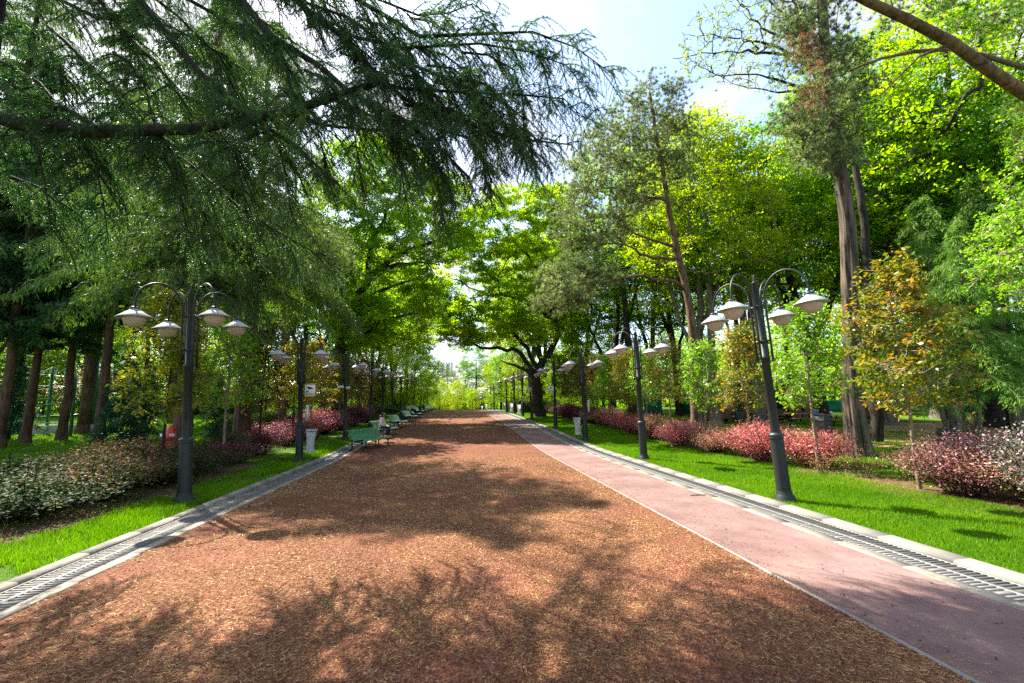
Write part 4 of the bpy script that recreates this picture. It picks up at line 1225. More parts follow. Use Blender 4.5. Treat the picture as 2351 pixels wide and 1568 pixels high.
# dark bundle on the fifth bench
bd = skin_mesh('dark_bundle', MT['cloth_black'], None, [[((0, 0, 0), .13), ((.10, .1, .10), .17), ((-.16, .12, .28), .15), ((-.30, .05, .40), .09)], [0, ((.28, .2, .02), .10)]], 0, 2)
bd.location = (-3.78, 42.6, gzf(42.6)+.52); tag(bd, 'black coat bundled on the seat of the fifth green bench', 'coat')
g = Geo(); g.box(-.42, .42, -.25, .25, 0, 1.05); g.box(-.45, .45, -.28, .28, 1.05, 1.09)
t = thing('utility_cabinet', 'pale cream metal utility cabinet behind the benches in front of the hedge', 'cabinet', (XU(943, 47), 47, gzf(47)))
bevel(g.build('body', MT['cabinet'], t), .012)
g = Geo(); g.box(-.38, -.005, -.262, -.252, .08, 1.0); g.box(.005, .38, -.262, -.252, .08, 1.0); g.build('door', MT['cabinet'], t)

# ------------------------------------------------------------------ people and pigeons
bx, by = -3.85-math.sin(R(10))*.78+.02, 25.8-math.cos(R(10))*.78
person('woman in a floral blouse with dark hair seated on the second green bench', (bx, by, gzf(by)), R(-10), 'floral', 'trousers', 'hair_dark', .0)
pg = make_pigeon()
for (u, v, rz, lab) in [(1032, 966, 160, 'grey pigeon on the gravel nearer the benches'), (1087, 965, 30, 'grey pigeon on the gravel nearer the pink path')]:
    d = 36.
    for _ in range(30):
        d -= (W(u, v, d)[2]-gzf(d))*-6.; d = min(max(d, 10), 70)
    place(pg, USED, (XU(u, d), d, gzf(d)), R(rz), lab, 'pigeons on the gravel', scale=1.1)
# ------------------------------------------------------------------ picnic place on the right
px, py = XU(1828, 28.6), 28.6
pic = make_picnic()
place(pic, USED, (px, py, gzf(py)), R(4), 'brown picnic table where a man in black sits', 'picnic tables')
px2, py2 = XU(1902, 26.8), 26.8
place(pic, USED, (px2, py2, gzf(py2)), R(-3), 'brown picnic table with a couple sitting on opposite sides', 'picnic tables')
person('man in a black t-shirt sitting behind a picnic table', (px-.25, py+.78, gzf(py)), R(-92), 'cloth_black', 'trousers', 'hair_dark', 0, 'table', lean=.12)
person('person in a blue shirt sitting at a picnic table', (px2-.55, py2+.72, gzf(py2)), R(-60), 'cloth_blue', 'trousers', 'hair_dark', 0, 'table', lean=.14)
person('woman with long auburn hair in pale denim at a picnic table', (px2+.85, py2-.72, gzf(py2)), R(40), 'cloth_denim', 'cloth_denim', 'hair_auburn', .30, 'lap', lean=.08)
d = 47.
person('person in a red shirt beside the dark arching oak', (XU(1224, d), d, gzf(d)), R(-100), 'cloth_red', 'trousers', 'hair_dark', .1, 'down', standing=True)
bg = skin_mesh('plastic_bag', MT['bag_grey'], None, [[((0, 0, 0), .10), ((.12, .02, .03), .12), ((.25, 0, .0), .08)], [1, ((.12, 0, .12), .06)]], 0, 2)
bg.location = (px2+.0, py2-.05, gzf(py2)+.85); tag(bg, 'crumpled white plastic bag on the picnic table beside the blue shirt', 'bag')
bk = skin_mesh('backpack', MT['cloth_black'], None, [[((0, 0, 0), .14), ((.0, 0, .16), .16), ((.02, 0, .30), .10)], [1, ((.22, 0, .10), .10)]], 0, 2)
bk.location = (px+.55, py+.1, gzf(py)+.88); tag(bk, 'black backpack lying on the end of a picnic table', 'backpack')
wb = make_wood_bench()
for (u, d, rz, lab) in [(1643, 30, 4, 'dark brown boarded bench left of the brick building behind the pale trunks'), (1770, 32, 0, 'dark brown boarded bench in front of the brick building'), (1988, 30, -6, 'dark brown boarded bench by the green court fence'), (1355, 31, 3, 'dark brown boarded bench behind the wine-red shrubs')]:
    place(wb, USED, (XU(u, d), d, gzf(d)), R(rz), lab, 'brown boarded benches')
make_box_bin((XU(1881, 23.), 23., gzf(23)), 'dark grey box bin in front of the picnic tables', R(20), 1.15)
make_box_bin((XU(2166, 16.2), 16.2, gzf(16.2)), 'dark box bin behind the pink shrubs on the right', R(35), .95)
make_box_bin((XU(1692, 31), 31., gzf(31)), 'dark box bin beside the brick building', R(5), 1.)

# brick building
d = 36.
b0 = XU(1636, d); b1 = XU(1885, d)
t = thing('brick_building', 'low red brick park toilet building behind the trees on the right', 'building', (b0, d, gzf(d)))
Wd = b1-b0
ux = lambda u: XU(u, d)-b0
for a, b in ((0, ux(1690)), (ux(1735), ux(1764)), (ux(1806), Wd)):
    g = Geo(); g.box(a, b, 0, .35, -.3, 3.0); g.build('brick_pier', MT['brick'], t)
g = Geo(); g.box(0, Wd, 1.6, 1.95, -.3, 3.); g.box(0, .35, .352, 1.598, -.3, 3.); g.box(Wd-.35, Wd, .352, 1.598, -.3, 3.); g.build('back_wall', MT['brick'], t)
g = Geo(); g.box(-.25, Wd+.25, -.3, 2.3, 3.003, 3.22); g.build('roof', MT['concrete'], t)
for a, b in ((ux(1690), ux(1735)), (ux(1764), ux(1806))):
    g = Geo(); g.box(a+.3, b-.3, 1.52, 1.59, -.1, 2.3); g.build('door', MT['fence_green'], t)
t = thing('toilet_sign', 'small white sign with a standing figure on the brick building', 'sign', (XU(1750, d)+.02, d-.03, gzf(d)+ (ZV(1750, 914, d)-gzf(d))))
Geo().box(-.11, .11, -.01, .01, -.2, .2).build('plate', MT['sign_white'], t)
g = Geo(); g.lathe([(0, .08), (.03, .09), (.035, .11), (.03, .13), (0, .14)], 10, (0, -.014, 0)); g.box(-.035, .035, -.018, -.011, -.05, .07); g.box(-.03, -.005, -.018, -.011, -.15, -.05); g.box(.005, .03, -.018, -.011, -.15, -.05); g.build('figure', MT['sign_black'], t)

# fences
def court_fence(name, P0, P1, H, n, label, nets=(), wires=True):
    t = thing(name, label, 'fence', (0, 0, 0))
    P0 = np.array(P0, float); P1 = np.array(P1, float)
    for k in range(n+1):
        p = P0+(P1-P0)*k/n
        Geo().tube([(p[0], p[1], gzf(p[1])-.1), (p[0], p[1], gzf(p[1])+H)], .045, 8).build('post', MT['fence_green'], t)
    for z in (.15, H*.5, H-.05):
        Geo().tube([(P0[0], P0[1], gzf(P0[1])+z), (P1[0], P1[1], gzf(P1[1])+z)], .025, 6).build('rail', MT['fence_green'], t)
    g = Geo()
    m = int(np.linalg.norm(P1-P0)/.35)
    for k in range(m):
        p = P0+(P1-P0)*(k+.5)/m
        g.tube([(p[0], p[1], gzf(p[1])+.15), (p[0], p[1], gzf(p[1])+H-.05)], .006, 3, False)
    for z in np.arange(.4, H-.2, .35): g.tube([(P0[0], P0[1], gzf(P0[1])+z), (P1[0], P1[1], gzf(P1[1])+z)], .006, 3, False)
    g.build('mesh_wire', MT['fence_green'], t)
    for (a, b, h) in nets:
        A = P0+(P1-P0)*a/n; B = P0+(P1-P0)*b/n
        g = Geo(); m = 24; V = []
        for k in range(m+1):
            p = A+(B-A)*k/m
            for j in range(5): V.append((p[0]+.02*math.sin(k*1.3+j), p[1]+.05+.03*math.sin(k*.9+j*1.1), gzf(p[1])+.12+h*j/4+(.03*math.sin(k*2.1) if j == 4 else 0)))
        F = [(k*5+j, (k+1)*5+j, (k+1)*5+j+1, k*5+j+1) for k in range(m) for j in range(4)]
        o = g.add(np.array(V), F).build('netting', MT['netting'], t, True)
        so = o.modifiers.new('thick', 'SOLIDIFY'); so.thickness = .004
    return t
court_fence('court_fence', (XU(1480, 42), 42), (XU(1640, 40), 40), 3.6, 4, 'tall green sports court fence with netting left of the brick building', [(0, 1, 3.2), (2, 4, 2.6)])
court_fence('court_fence', (XU(1895, 41), 41), (XU(2290, 36), 36), 3.6, 8, 'long green wire court fence with teal netting behind the dirt ground', [(0, 1, 1.2), (3, 8, 1.7)])
court_fence('court_fence', (XU(1165, 58), 58), (XU(1190, 58), 58), 4., 1, 'small green fence panel between the verge lamps and the arching tree')
# open green steel frame on a low wall, left
t = thing('steel_frame_fence', 'leaning green steel ball court frame on a low concrete wall', 'fence', (0, 0, 0))
d0 = 31.
def fp(u, v, d=d0): return tuple(W(u, v, d))
gzf_ = gzf(d0)
xa = XU(30, d0); xb = XU(224, d0)
for (ub, vb, ut, vt, dd) in [(124, 982, 148, 862, 31.3), (187, 983, 212, 842, 31.), (276, 1010, 302, 850, 29.4), (366, 984, 388, 832, 31.)]:
    u0, u1 = ub*.5737, ut*.5737
    pass
posts = [(71, 983, 84, 862, 31.2), (107, 983, 122, 842, 31.), (161, 1004, 174, 862, 29.2), (212, 983, 225, 828, 31.)]
for (ub, vb, ut, vt, dd) in posts:
    a = W(ub, vb, dd); b = W(ut, vt, dd); a[2] = gzf(dd)+(.6 if dd > 30 else 0)-.05
    Geo().tube([a, b], .085, 8).build('post', MT['fence_green'], t)
for (u0, v0, u1, v1) in [(33, 873, 122, 845), (84, 866, 225, 830), (40, 812, 120, 828), (33, 922, 215, 905), (30, 938, 213, 916), (30, 968, 212, 975), (165, 838, 224, 829)]:
    Geo().tube([W(u0, v0, d0-.1), W(u1, v1, d0-.1)], .03, 6).build('rail', MT['fence_green'], t)
for (u0, v0, u1, v1) in [(40, 900, 222, 880), (60, 856, 225, 872), (60, 958, 222, 948), (62, 884, 223, 890)]:
    Geo().tube([W(u0, v0, d0+.1), W(u1, v1, d0+.1)], .012, 4).build('wire', MT['wire'], t)
t = thing('low_wall', 'low cracked concrete wall under the green steel frame', 'wall', (xa, d0, gzf_))
g = Geo(); g.box(0, xb-xa, -.15, .15, -.2, .55); bevel(g.build('wall_block', MT['concrete'], t), .02)
make_hydrant((XU(397, 16.), 16., gzf(16)))

# floodlight masts in the distance
def mast(u, v0, v1, d, n_rows, n_col, wpx, label):
    x = XU(u, d); z1 = ZV(u, v0, d); zt = ZV(u, v1, d); w = wpx/FD*d
    t = thing('floodlight_mast', label, 'floodlight', (x, d, gzf(d)), 0, 'floodlight masts')
    z1 -= gzf(d); zt -= gzf(d)
    for s in (-1, 1):
        Geo().tube([(s*w*.2, 0, -.5), (s*w*.16, 0, zt)], .28, 8).build('leg', MT['steel_tower'], t)
    g = Geo()
    for k in range(14):
        z = z1*k/14; g.tube([(-w*.2, 0, z), (w*.2, 0, z+z1/14)], .1, 5)
    g.build('lattice', MT['steel_tower'], t)
    for k in range(n_rows):
        z = z1+(zt-z1)*k/(max(1, n_rows-1))
        r = Geo().tube([(-w*.5, 0, z), (w*.5, 0, z)], .22, 6).build('rail', MT['steel_tower'], t)
        for j in range(n_col):
            g = Geo(); xx = -w*.5+w*(j+.5)/n_col; s = w/n_col*.32
            g.box(xx-s, xx+s, -.5, .2, z+.25, z+.25+s*1.7); g.build('floodlight', MT['shade'], r)
    return t
mast(1021, 862, 836, 190, 5, 6, 36, 'distant steel floodlight mast seen through the end of the avenue')
mast(1333, 806, 792, 120, 2, 5, 24, 'steel floodlight mast behind the third verge lamp')
# ------------------------------------------------------------------ trees
def in_poly(p, poly):
    x, y = p; c = False; n = len(poly)
    for i in range(n):
        x0, y0 = poly[i]; x1, y1 = poly[(i+1) % n]
        if (y0 > y) != (y1 > y) and x < (x1-x0)*(y-y0)/(y1-y0)+x0: c = not c
    return c
def outline_points(poly, d0, d1, n, base, mind=.5, holes=()):
    """cluster centres of a crown of this outline, spread over the depth d0..d1; relative to the trunk's foot"""
    P = np.array(poly, float); lo = P.min(0); hi = P.max(0); out = []; tr = 0
    c = P.mean(0); dm = (d0+d1)/2; dh = (d1-d0)/2
    while len(out) < n and tr < n*80:
        tr += 1
        q = lo+(hi-lo)*rng.random(2)
        if not in_poly(q, poly) or any(in_poly(q, h) for h in holes): continue
        e = np.linalg.norm((q-c)/(hi-lo)*2)            # thinner in depth towards the outline
        d = dm+dh*math.sqrt(max(.08, 1-min(1, e*e*.8)))*rng.uniform(-1, 1)
        p = W(q[0], q[1], d)-base
        if out and np.min(np.linalg.norm(np.array(out)-p, axis=1)) < mind: continue
        out.append(p)
    return np.array(out)
def rel(pts, base): return [W(*p)-base for p in pts]

# ---- the near cedar whose boughs hang over the gravel
base = np.array([-8.6, 8.2, 0.])
t = thing('cedar', 'big dark cedar whose drooping boughs hang over the gravel at the upper left', 'tree', tuple(base))
w = Geo(); c = Geo()
wt = Geo().tube([(0, 0, -.3), (.0, 0, 3), (.05, .1, 7), (.0, .1, 12), (.05, 0, 16)], [.42, .36, .30, .2, .06], 14)
wt.lathe([(.8, -.25), (.58, .15), (.44, .7)], 16)
LB = [
 ([(-190, 215, 8.1), (-60, 255, 7.8), (60, 285, 7.6), (230, 302, 7.4), (440, 296, 7.2), (640, 262, 7.0), (760, 225, 6.9), (890, 182, 6.8)], .14, .05),
 ([(230, 300, 7.4), (185, 268, 7.6), (100, 225, 7.9), (30, 195, 8.2)], .05, .03),
 ([(-120, -330, 8.3), (150, -150, 7.9), (322, 0, 7.5), (410, 113, 7.3), (476, 183, 7.2), (571, 263, 7.1), (690, 345, 6.9), (770, 420, 6.7)], .075, .018),
 ([(300, -250, 8.2), (480, -90, 7.8), (564, 11, 7.6), (622, 84, 7.4), (732, 150, 7.2), (803, 212, 7.1), (892, 256, 7.), (1000, 330, 6.9), (1080, 410, 6.8)], .08, .015),
 ([(420, -280, 8.3), (620, -70, 7.8), (700, 20, 7.6), (779, 77, 7.5), (856, 161, 7.3), (929, 227, 7.2), (1040, 275, 7.05), (1180, 318, 7.0), (1310, 332, 6.9)], .075, .012),
 ([(560, -210, 8.), (780, -25, 7.6), (966, 84, 7.3), (1100, 78, 7.2), (1222, 73, 7.1), (1320, 108, 7.0), (1408, 172, 6.9)], .05, .006),
 ([(779, 77, 7.5), (930, 110, 7.4), (1100, 100, 7.3), (1220, 120, 7.2), (1300, 150, 7.1), (1352, 212, 7.0)], .03, .006),
 ([(892, 200, 7.2), (1057, 212, 7.1), (1203, 218, 7.05), (1295, 227, 7.), (1350, 280, 6.95)], .03, .006),
 ([(929, 240, 7.2), (1060, 262, 7.1), (1190, 290, 7.), (1260, 340, 6.9)], .03, .006),
 ([(700, -60, 7.8), (860, -5, 7.6), (960, 35, 7.5), (1030, 30, 7.4), (1085, 8, 7.3), (1140, 48, 7.2)], .03, .006),
 ([(600, -30, 7.8), (800, 40, 7.4), (950, 150, 7.0), (1070, 200, 6.8), (1170, 270, 6.7), (1215, 360, 6.6)], .03, .006),
 ([(318, 330, 8.), (402, 384, 7.9), (439, 446, 7.8), (501, 545, 7.7)], .03, .008),
 ([(380, 340, 7.9), (430, 372, 7.8), (549, 476, 7.7), (622, 523, 7.6), (740, 590, 7.5)], .035, .008),
 ([(110, 60, 8.2), (146, 92, 8.1), (227, 172, 7.9), (285, 220, 7.8), (311, 263, 7.7), (330, 380, 7.6)], .035, .008),
 ([(200, -40, 8.2), (249, 29, 8.), (304, 95, 7.8), (366, 154, 7.6), (430, 250, 7.4)], .035, .01),
 ([(-160, 90, 8.4), (-20, 130, 8.2), (90, 190, 8.), (180, 300, 7.8), (240, 420, 7.7)], .05, .01),
 ([(-160, 330, 8.5), (-20, 390, 8.4), (90, 430, 8.3), (190, 500, 8.2)], .05, .01),
 ([(-140, -80, 8.4), (60, -40, 8.2), (220, 40, 8.), (390, 60, 7.8), (520, 130, 7.6)], .05, .01),
 ([(640, 262, 7.0), (760, 290, 6.9), (880, 300, 6.8), (990, 350, 6.7), (1030, 430, 6.7)], .03, .008),
 ([(760, 225, 6.9), (860, 270, 6.8), (960, 280, 6.7), (1080, 320, 6.6), (1130, 420, 6.6)], .03, .008),
]
LB += [([(x0, y0, d0), ((x0+x1)/2, (y0+y1)/2-14, d0-.1), (x1, y1, d0-.2), (x1+18, y1+(y2-y1)*.5, d0-.25), (x1+30, y2, d0-.25)], .025, .006) for x0, y0, d0, x1, y1, y2 in [
    (820, 40, 8.2, 940, 110, 260), (900, 90, 8.6, 1010, 150, 300), (960, 110, 8.0, 1080, 170, 330), (880, 160, 8.4, 1000, 220, 390), (1000, 190, 8.2, 1120, 240, 390), (1060, 120, 7.8, 1180, 160, 290), (1100, 220, 8.0, 1200, 270, 400), (780, 120, 8.3, 880, 190, 350), (940, 40, 8.8, 1050, 90, 210), (840, 230, 8.0, 930, 300, 430), (1130, 90, 7.6, 1240, 130, 250), (720, 40, 8.4, 820, 100, 240),
    (640, 200, 7.3, 720, 260, 400), (700, 160, 7.2, 800, 240, 430), (800, 212, 7.1, 900, 300, 450), (860, 120, 7.3, 980, 190, 330), (900, 260, 6.9, 985, 330, 480), (980, 150, 7.2, 1090, 190, 300), (1000, 240, 6.9, 1090, 300, 440), (1050, 180, 7.0, 1160, 230, 350), (560, 280, 7.4, 640, 330, 500), (480, 300, 7.5, 540, 350, 520), (340, 300, 7.6, 400, 360, 560), (150, 290, 7.8, 220, 380, 560), (40, 280, 8.0, 90, 360, 540), (520, 60, 7.6, 640, 110, 230), (260, 120, 7.8, 330, 190, 330), (430, 60, 7.7, 520, 170, 290), (60, 60, 8.1, 130, 150, 300)]]
limbs = [(rel(p, base), a, b) for p, a, b in LB]
# boughs above and towards the camera, out of the picture, that shade the near gravel
for k in range(19):
    a = R(rng.uniform(-75, 70)); z = rng.uniform(10.2, 15.2); L = rng.uniform(5.0, 9.2)*(1-.035*(z-7))
    q = np.linspace(0, 1, 7)[:, None]
    dd = np.array([math.cos(a), math.sin(a), 0])
    p = dd*L*q+np.array([0, 0, 1.])*(z+L*(.14*q-.20*q*q))+rng.normal(size=(7, 3))*.06
    limbs.append((p, .07, .012))
cedar_boughs(limbs, w, c, gap=.115, droop=.8, Ls=(.5, 1.6), twig_gap=.085, twig_L=(.16, .6), nl=.040, nw=.0075, per=5)
wt.build('trunk', MT['bark_dark'], t, True); w.build('bough', MT['bark_dark'], t, True); c.build('crown', MT['cedar_near'], t)

# ---- weeping conifers behind it
w, c = spray_conifer(19, .34, 6.0, 4.9, 150, .45, .25, .20, .032, 15, 1.3, .6)
cd = add_tree('weeping_cedar', 'grey-green weeping cedar with a tall brown trunk behind the nearest left lamp', 'tree', w, c, MT['bark_brown'], MT['cedar'], (0, 0, 0), 'weeping cedars behind the left shrubs')
for (u, d, rz, sc, lab) in [(424, 17.6, 0, 1., None), (560, 20.5, 220, 1.08, 'grey-green weeping cedar with a leaning brown trunk right of the nearest left lamp')]:
    place(cd, USED, (XU(u, d), d, gzf(d)), R(rz), lab, scale=sc)
w, c = spray_conifer(31, .42, 8.5, 6.2, 190, .42, .3, .26, .045, 13, 1.2, .75)
tc_ = add_tree('tall_cedar', 'very tall grey-green cedar rising behind the cypress row', 'tree', w, c, MT['bark_brown'], MT['cedar'], (0, 0, 0), 'tall cedars behind the left border')
for (u, d, rz, lab) in [(200, 31, 0, None), (-60, 28, 100, 'very tall grey-green cedar at the left edge behind the leftmost cypress'), (395, 40, 200, 'very tall cedar far behind the nearest left lamp')]:
    place(tc_, USED, (XU(u, d), d, gzf(d)), R(rz), lab)
# ---- dark cypresses with bare trunks
w1, c1 = spray_conifer(17, .21, 4.6, 2.5, 120, .25, .25, .26, .06, 9, .7, .55)
cy1 = add_tree('cypress', 'x', 'tree', w1, c1, MT['bark_brown'], MT['cypress'], (0, 0, 0), 'cypresses with bare trunks on the left')
w1, c1 = spray_conifer(15, .20, 5.2, 2.9, 110, .38, .25, .28, .06, 9, .8, .6, lean=(.25, .1))
cy2 = add_tree('cypress', 'x', 'tree', w1, c1, MT['bark_brown'], MT['cypress'], (0, 0, 0), 'cypresses with bare trunks on the left')
for (u, d, p, rz, sc, lab) in [(8, 23.7, cy1, 0, 1.15, 'dark cypress with a bare trunk, leftmost of the row'), (67, 25.8, cy2, 40, 1.1, 'dark cypress with a slim bare trunk in front of the green steel frame'), (150, 27, cy1, 90, 1.05, 'dark cypress standing close against a pale thick trunk'), (236, 24.6, cy2, 200, 1.2, 'dark cypress with a bare trunk right of the green steel frame'), (-70, 24, cy2, 300, 1.1, 'dark cypress beyond the left edge of the picture')]:
    place(p, USED, (XU(u, d), d, gzf(d)), R(rz), lab, scale=sc)
# young spruces
w, c = spray_conifer(4.6, .06, .3, 1.35, 80, .28, .18, .16, .045, 8, .25, .8)
sp = add_tree('young_spruce', 'x', 'tree', w, c, MT['bark_dark'], MT['spruce'], (0, 0, 0), 'young spruces on the left lawn')
for i, (u, d, sc, lab) in enumerate([(286, 24, .98, 'dark young spruce right of the bare cypress trunk'), (338, 26, .85, 'dark young spruce behind the gold-leaved young tree'), (30, 27, 1., 'dark young spruce between the two leftmost trunks'), (232, 33, .9, 'dark young spruce behind the green steel frame'), (500, 25, .75, 'short young spruce left of the clipped hedge'), (560, 27, .62, 'small young spruce behind the clipped hedge'), (655, 40, 1., 'far young spruce beyond the clipped hedge'), (742, 44, .8, 'bluish young spruce behind the second left lamp')]):
    place(sp, USED, (XU(u, d), d, gzf(d)), R(67*i), lab, scale=sc)

# ---- pines
def furrowed(g, pts, rad, foot):
    '''trunk with deep plaited ridges and a buttressed foot'''
    P = np.array(pts, float); L = np.concatenate([[0], np.cumsum(np.linalg.norm(np.diff(P, axis=0), axis=1))])
    q = np.linspace(0, L[-1], 90); C = np.stack([np.interp(q, L, P[:, i]) for i in range(3)], 1); rr = np.interp(q, L, rad)
    rr = rr*(1+.55*np.exp(-np.maximum(q-.3, 0)/.55)); n = 64; a = np.arange(n)*2*PI/n; V = []
    ph = rng.random(6)*6
    for i in range(len(q)):
        tw = .55*math.sin(q[i]*.9+ph[0])+.25*q[i]
        m = 1+.075*np.sin(7*a+tw*2+ph[1])+.055*np.abs(np.sin(9*a-tw*3+ph[2]))+.04*np.sin(17*a+tw*5+q[i]*2.5+ph[3])+.10*math.exp(-q[i]/.7)*np.sin(5*a+ph[4])+rng.normal(size=n)*.012
        V.append(np.stack([C[i, 0]+rr[i]*m*np.cos(a), C[i, 1]+rr[i]*m*np.sin(a), np.full(n, C[i, 2])], 1))
    F = [(i*n+j, i*n+(j+1) % n, (i+1)*n+(j+1) % n, (i+1)*n+j) for i in range(len(q)-1) for j in range(n)]
    g.add(np.concatenate(V), F)
def sub(poly): return poly
d = 24.; base = np.array([XU(1594, d), d, gzf(d)])
tp = [np.array((0, 0, -.3))]+rel([(1588, 720, d), (1560, 600, d), (1535, 480, d), (1520, 380, d), (1503, 290, d), (1492, 215, d)], base)
poly = [(1490, 172), (1560, 195), (1592, 300), (1580, 400), (1520, 440), (1470, 500), (1410, 560), (1345, 590), (1300, 560), (1285, 470), (1300, 390), (1365, 295), (1420, 240)]
pts = np.concatenate([outline_points(poly, 21.6, 26.4, 130, base, .8), outline_points([(1222, 640), (1290, 600), (1420, 600), (1400, 660), (1320, 715), (1240, 700)], 21, 24, 34, base, .6)])
bo = [[rel([(1588, 660, d)], base)[0]]+rel([(1549, 645, 23.6), (1470, 632, 23.2), (1390, 645, 22.8), (1310, 650, 22.5)], base), [rel([(1550, 560, d)], base)[0]]+rel([(1480, 545, 24.5), (1420, 520, 25)], base), [rel([(1560, 600, d)], base)[0]]+rel([(1490, 590, 23), (1430, 560, 22.5), (1360, 560, 22)], base), [rel([(1530, 450, d)], base)[0]]+rel([(1460, 450, 24), (1400, 430, 24)], base)]
w, c = pine_tree(19, .30, tp, pts, 30, .50, .22, 30, .026, bo)
add_tree('scots_pine', 'tall grey-green pine with a bare brown trunk behind the second verge lamp', 'tree', w, c, MT['bark_pine'], MT['pine'], tuple(base))
d = 14.6; base = np.array([XU(1958, d), d, gzf(d)])
tp = [np.array((0, 0, -.3))]+rel([(1956, 900, d), (1955, 700, d), (1946, 500, d), (1926, 370, d), (1906, 250, d), (1893, 100, d), (1882, -60, d)], base)
poly = [(1850, 10), (1960, 100), (2010, 180), (1990, 270), (1940, 335), (1880, 340), (1800, 320), (1775, 270), (1840, 210), (1810, 100), (1780, 50)]
pts = np.concatenate([outline_points(poly, 13., 16.2, 110, base, .3), outline_points([(1700, -60), (2060, -80), (2080, 40), (1960, 70), (1780, 40)], 13, 16.5, 40, base, .4), outline_points([(1800, 350), (1890, 340), (1990, 330), (1975, 390), (1870, 395)], 13.6, 15.8, 16, base, .3)])
w, c = pine_tree(14, .2, tp, pts, 14, .38, .19, 34, .022)
furrowed(w, tp, np.linspace(.31, .15, len(tp)), .32)
t = add_tree('rugged_pine', 'rugged pine with furrowed trunk and brown dry tufts right of the nearest verge lamp', 'tree', w, c, MT['bark_furrow'], MT['pine'], tuple(base))
cl = outline_points([(1800, 70), (1870, 60), (1900, 140), (1880, 260), (1850, 270), (1835, 200), (1860, 150)], 13.2, 15., 26, base, .25)
g = Geo(); T = np.repeat(cl, 12, 0)+rng.normal(size=(len(cl)*12, 3))*np.array([.2, .2, .26]); P = np.repeat(T, 20, 0); g.needles(P, unit(np.array([0, 0, -.9])+rand_unit(len(P))*.6), .17, .012, np.clip(.5+rng.normal(size=len(P))*.2, 0, 1)); g.build('dry_tuft', MT['pine_dead'], t)
# furrowed flare at the foot
d = 27.; base = np.array([XU(650, d), d, gzf(d)])
tp = [np.array((0, 0, -.3))]+rel([(652, 800, d), (658, 700, d), (668, 600, d), (675, 500, d), (680, 430, d)], base)
pts = outline_points([(600, 590), (620, 490), (690, 470), (760, 540), (810, 600), (755, 650), (660, 645)], 25, 29, 120, base, .5)
w, c = pine_tree(14, .26, tp, pts, 14, .55, .23, 30, .024)
add_tree('scots_pine', 'grey-green pine with a brown trunk behind the second left lamp', 'tree', w, c, MT['bark_pine'], MT['pine'], tuple(base))
# leaning pine limb at the upper right
base = np.array([15.5, 8.3, 0.])
t = thing('leaning_pine', 'leaning brown pine trunk slanting across the upper right corner', 'tree', tuple(base))
pp = [np.array((0, 0, -.3)), np.array((-.4, 0, 2.5)), np.array((-1.3, 0, 4.7))]+rel([(2440, 268, 8.3), (2351, 214, 8.2), (2270, 160, 8.1), (2187, 99, 8.0), (2090, 48, 7.9), (1990, 2, 7.8), (1880, -60, 7.7), (1790, -130, 7.6)], base)
w = Geo().tube(pp, [.34, .30, .25, .16, .135, .125, .115, .105, .095, .08, .06], 14)
w.lathe([(.6, -.25), (.42, .2), (.34, .7)], 14)
w.tube(rel([(2351, 155, 9.6), (2260, 128, 9.6), (2187, 112, 9.5), (2100, 118, 9.4), (2020, 135, 9.3), (1950, 162, 9.2)], base), [.07, .06, .055, .05, .035, .02], 8)
w.tube([np.array((-1.3, .3, 5.2))]+rel([(2520, 190, 9.4), (2351, 155, 9.6)], base), [.14, .1, .07], 8)
w.tube(rel([(2187, 99, 8.0), (2110, 130, 8.2), (2070, 170, 8.4), (2020, 220, 8.6)], base), [.04, .03, .02, .01], 6)
w.build('trunk', MT['bark_pine'], t, True)
c = Geo(); lw = Geo()
pts = np.concatenate([outline_points([(2080, -60), (2420, -60), (2420, 60), (2250, 70), (2120, 20)], 7.6, 9.5, 34, base, .25), outline_points([(2300, 240), (2400, 250), (2420, 360), (2330, 340)], 8.0, 9.5, 10, base, .25)])
T = np.repeat(pts, 12, 0)+rng.normal(size=(len(pts)*12, 3))*np.array([.24, .24, .14]); P = np.repeat(T, 40, 0); c.needles(P, unit(rand_unit(len(P))+np.array([0, 0, .1])), .11, .012, np.clip(.5+rng.normal(size=len(P))*.2, 0, 1)); c.build('crown', MT['larch'], t)
s = Skel(); s.line(pp[3:], -1, .01, .01, .4, 0)
pts2 = pts[np.argsort([min(np.linalg.norm(np.array(a)-p) for a in pp[3:]) for p in pts])]
s.attach(pts2, .25, zpen=.2, sag=.2); s.wood(lw, s.radii(.004, 2.2, cap=.018)); lw.segs(np.repeat(pts, 12, 0), T, .004, .003, 3); lw.build('bough', MT['bark_pine'], t)

# ---- sparse tree with bare boughs against the sky
d = 19.; base = np.array([XU(2003, d), d, gzf(d)])
s = Skel()
ids = s.line([np.array((0, 0, -.3))]+rel([(1998, 700, d), (1985, 500, d), (1955, 330, d), (1900, 230, d), (1860, 150, d), (1835, 60, d), (1815, -60, d)], base), -1, .26, .06, .7, .03)
n0 = len(s.p)
for lb in [[(1865, 160, d), (1821, 128, 18.8), (1748, 94, 18.6), (1646, 84, 18.4), (1585, 80, 18.3)], [(1855, 140, d), (1719, 117, 19.2), (1620, 121, 19.4), (1545, 135, 19.5)], [(1845, 100, d), (1755, 70, 19.3), (1704, 18, 19.5), (1668, -20, 19.6)], [(1880, 205, d), (1807, 190, 18.5), (1740, 170, 18.2), (1650, 175, 18), (1600, 150, 17.8)], [(1840, 70, d), (1790, 20, 18.5), (1730, -30, 18.3)], [(1895, 225, d), (1803, 212, 19), (1720, 200, 19.2), (1668, 183, 19.3)]]:
    P = np.array(s.p[:n0]); q = rel(lb, base); i = int(np.argmin(np.linalg.norm(P-q[0], axis=1)))
    s.line([s.p[i]]+q[1:], i, .085, .018, .4, .04)
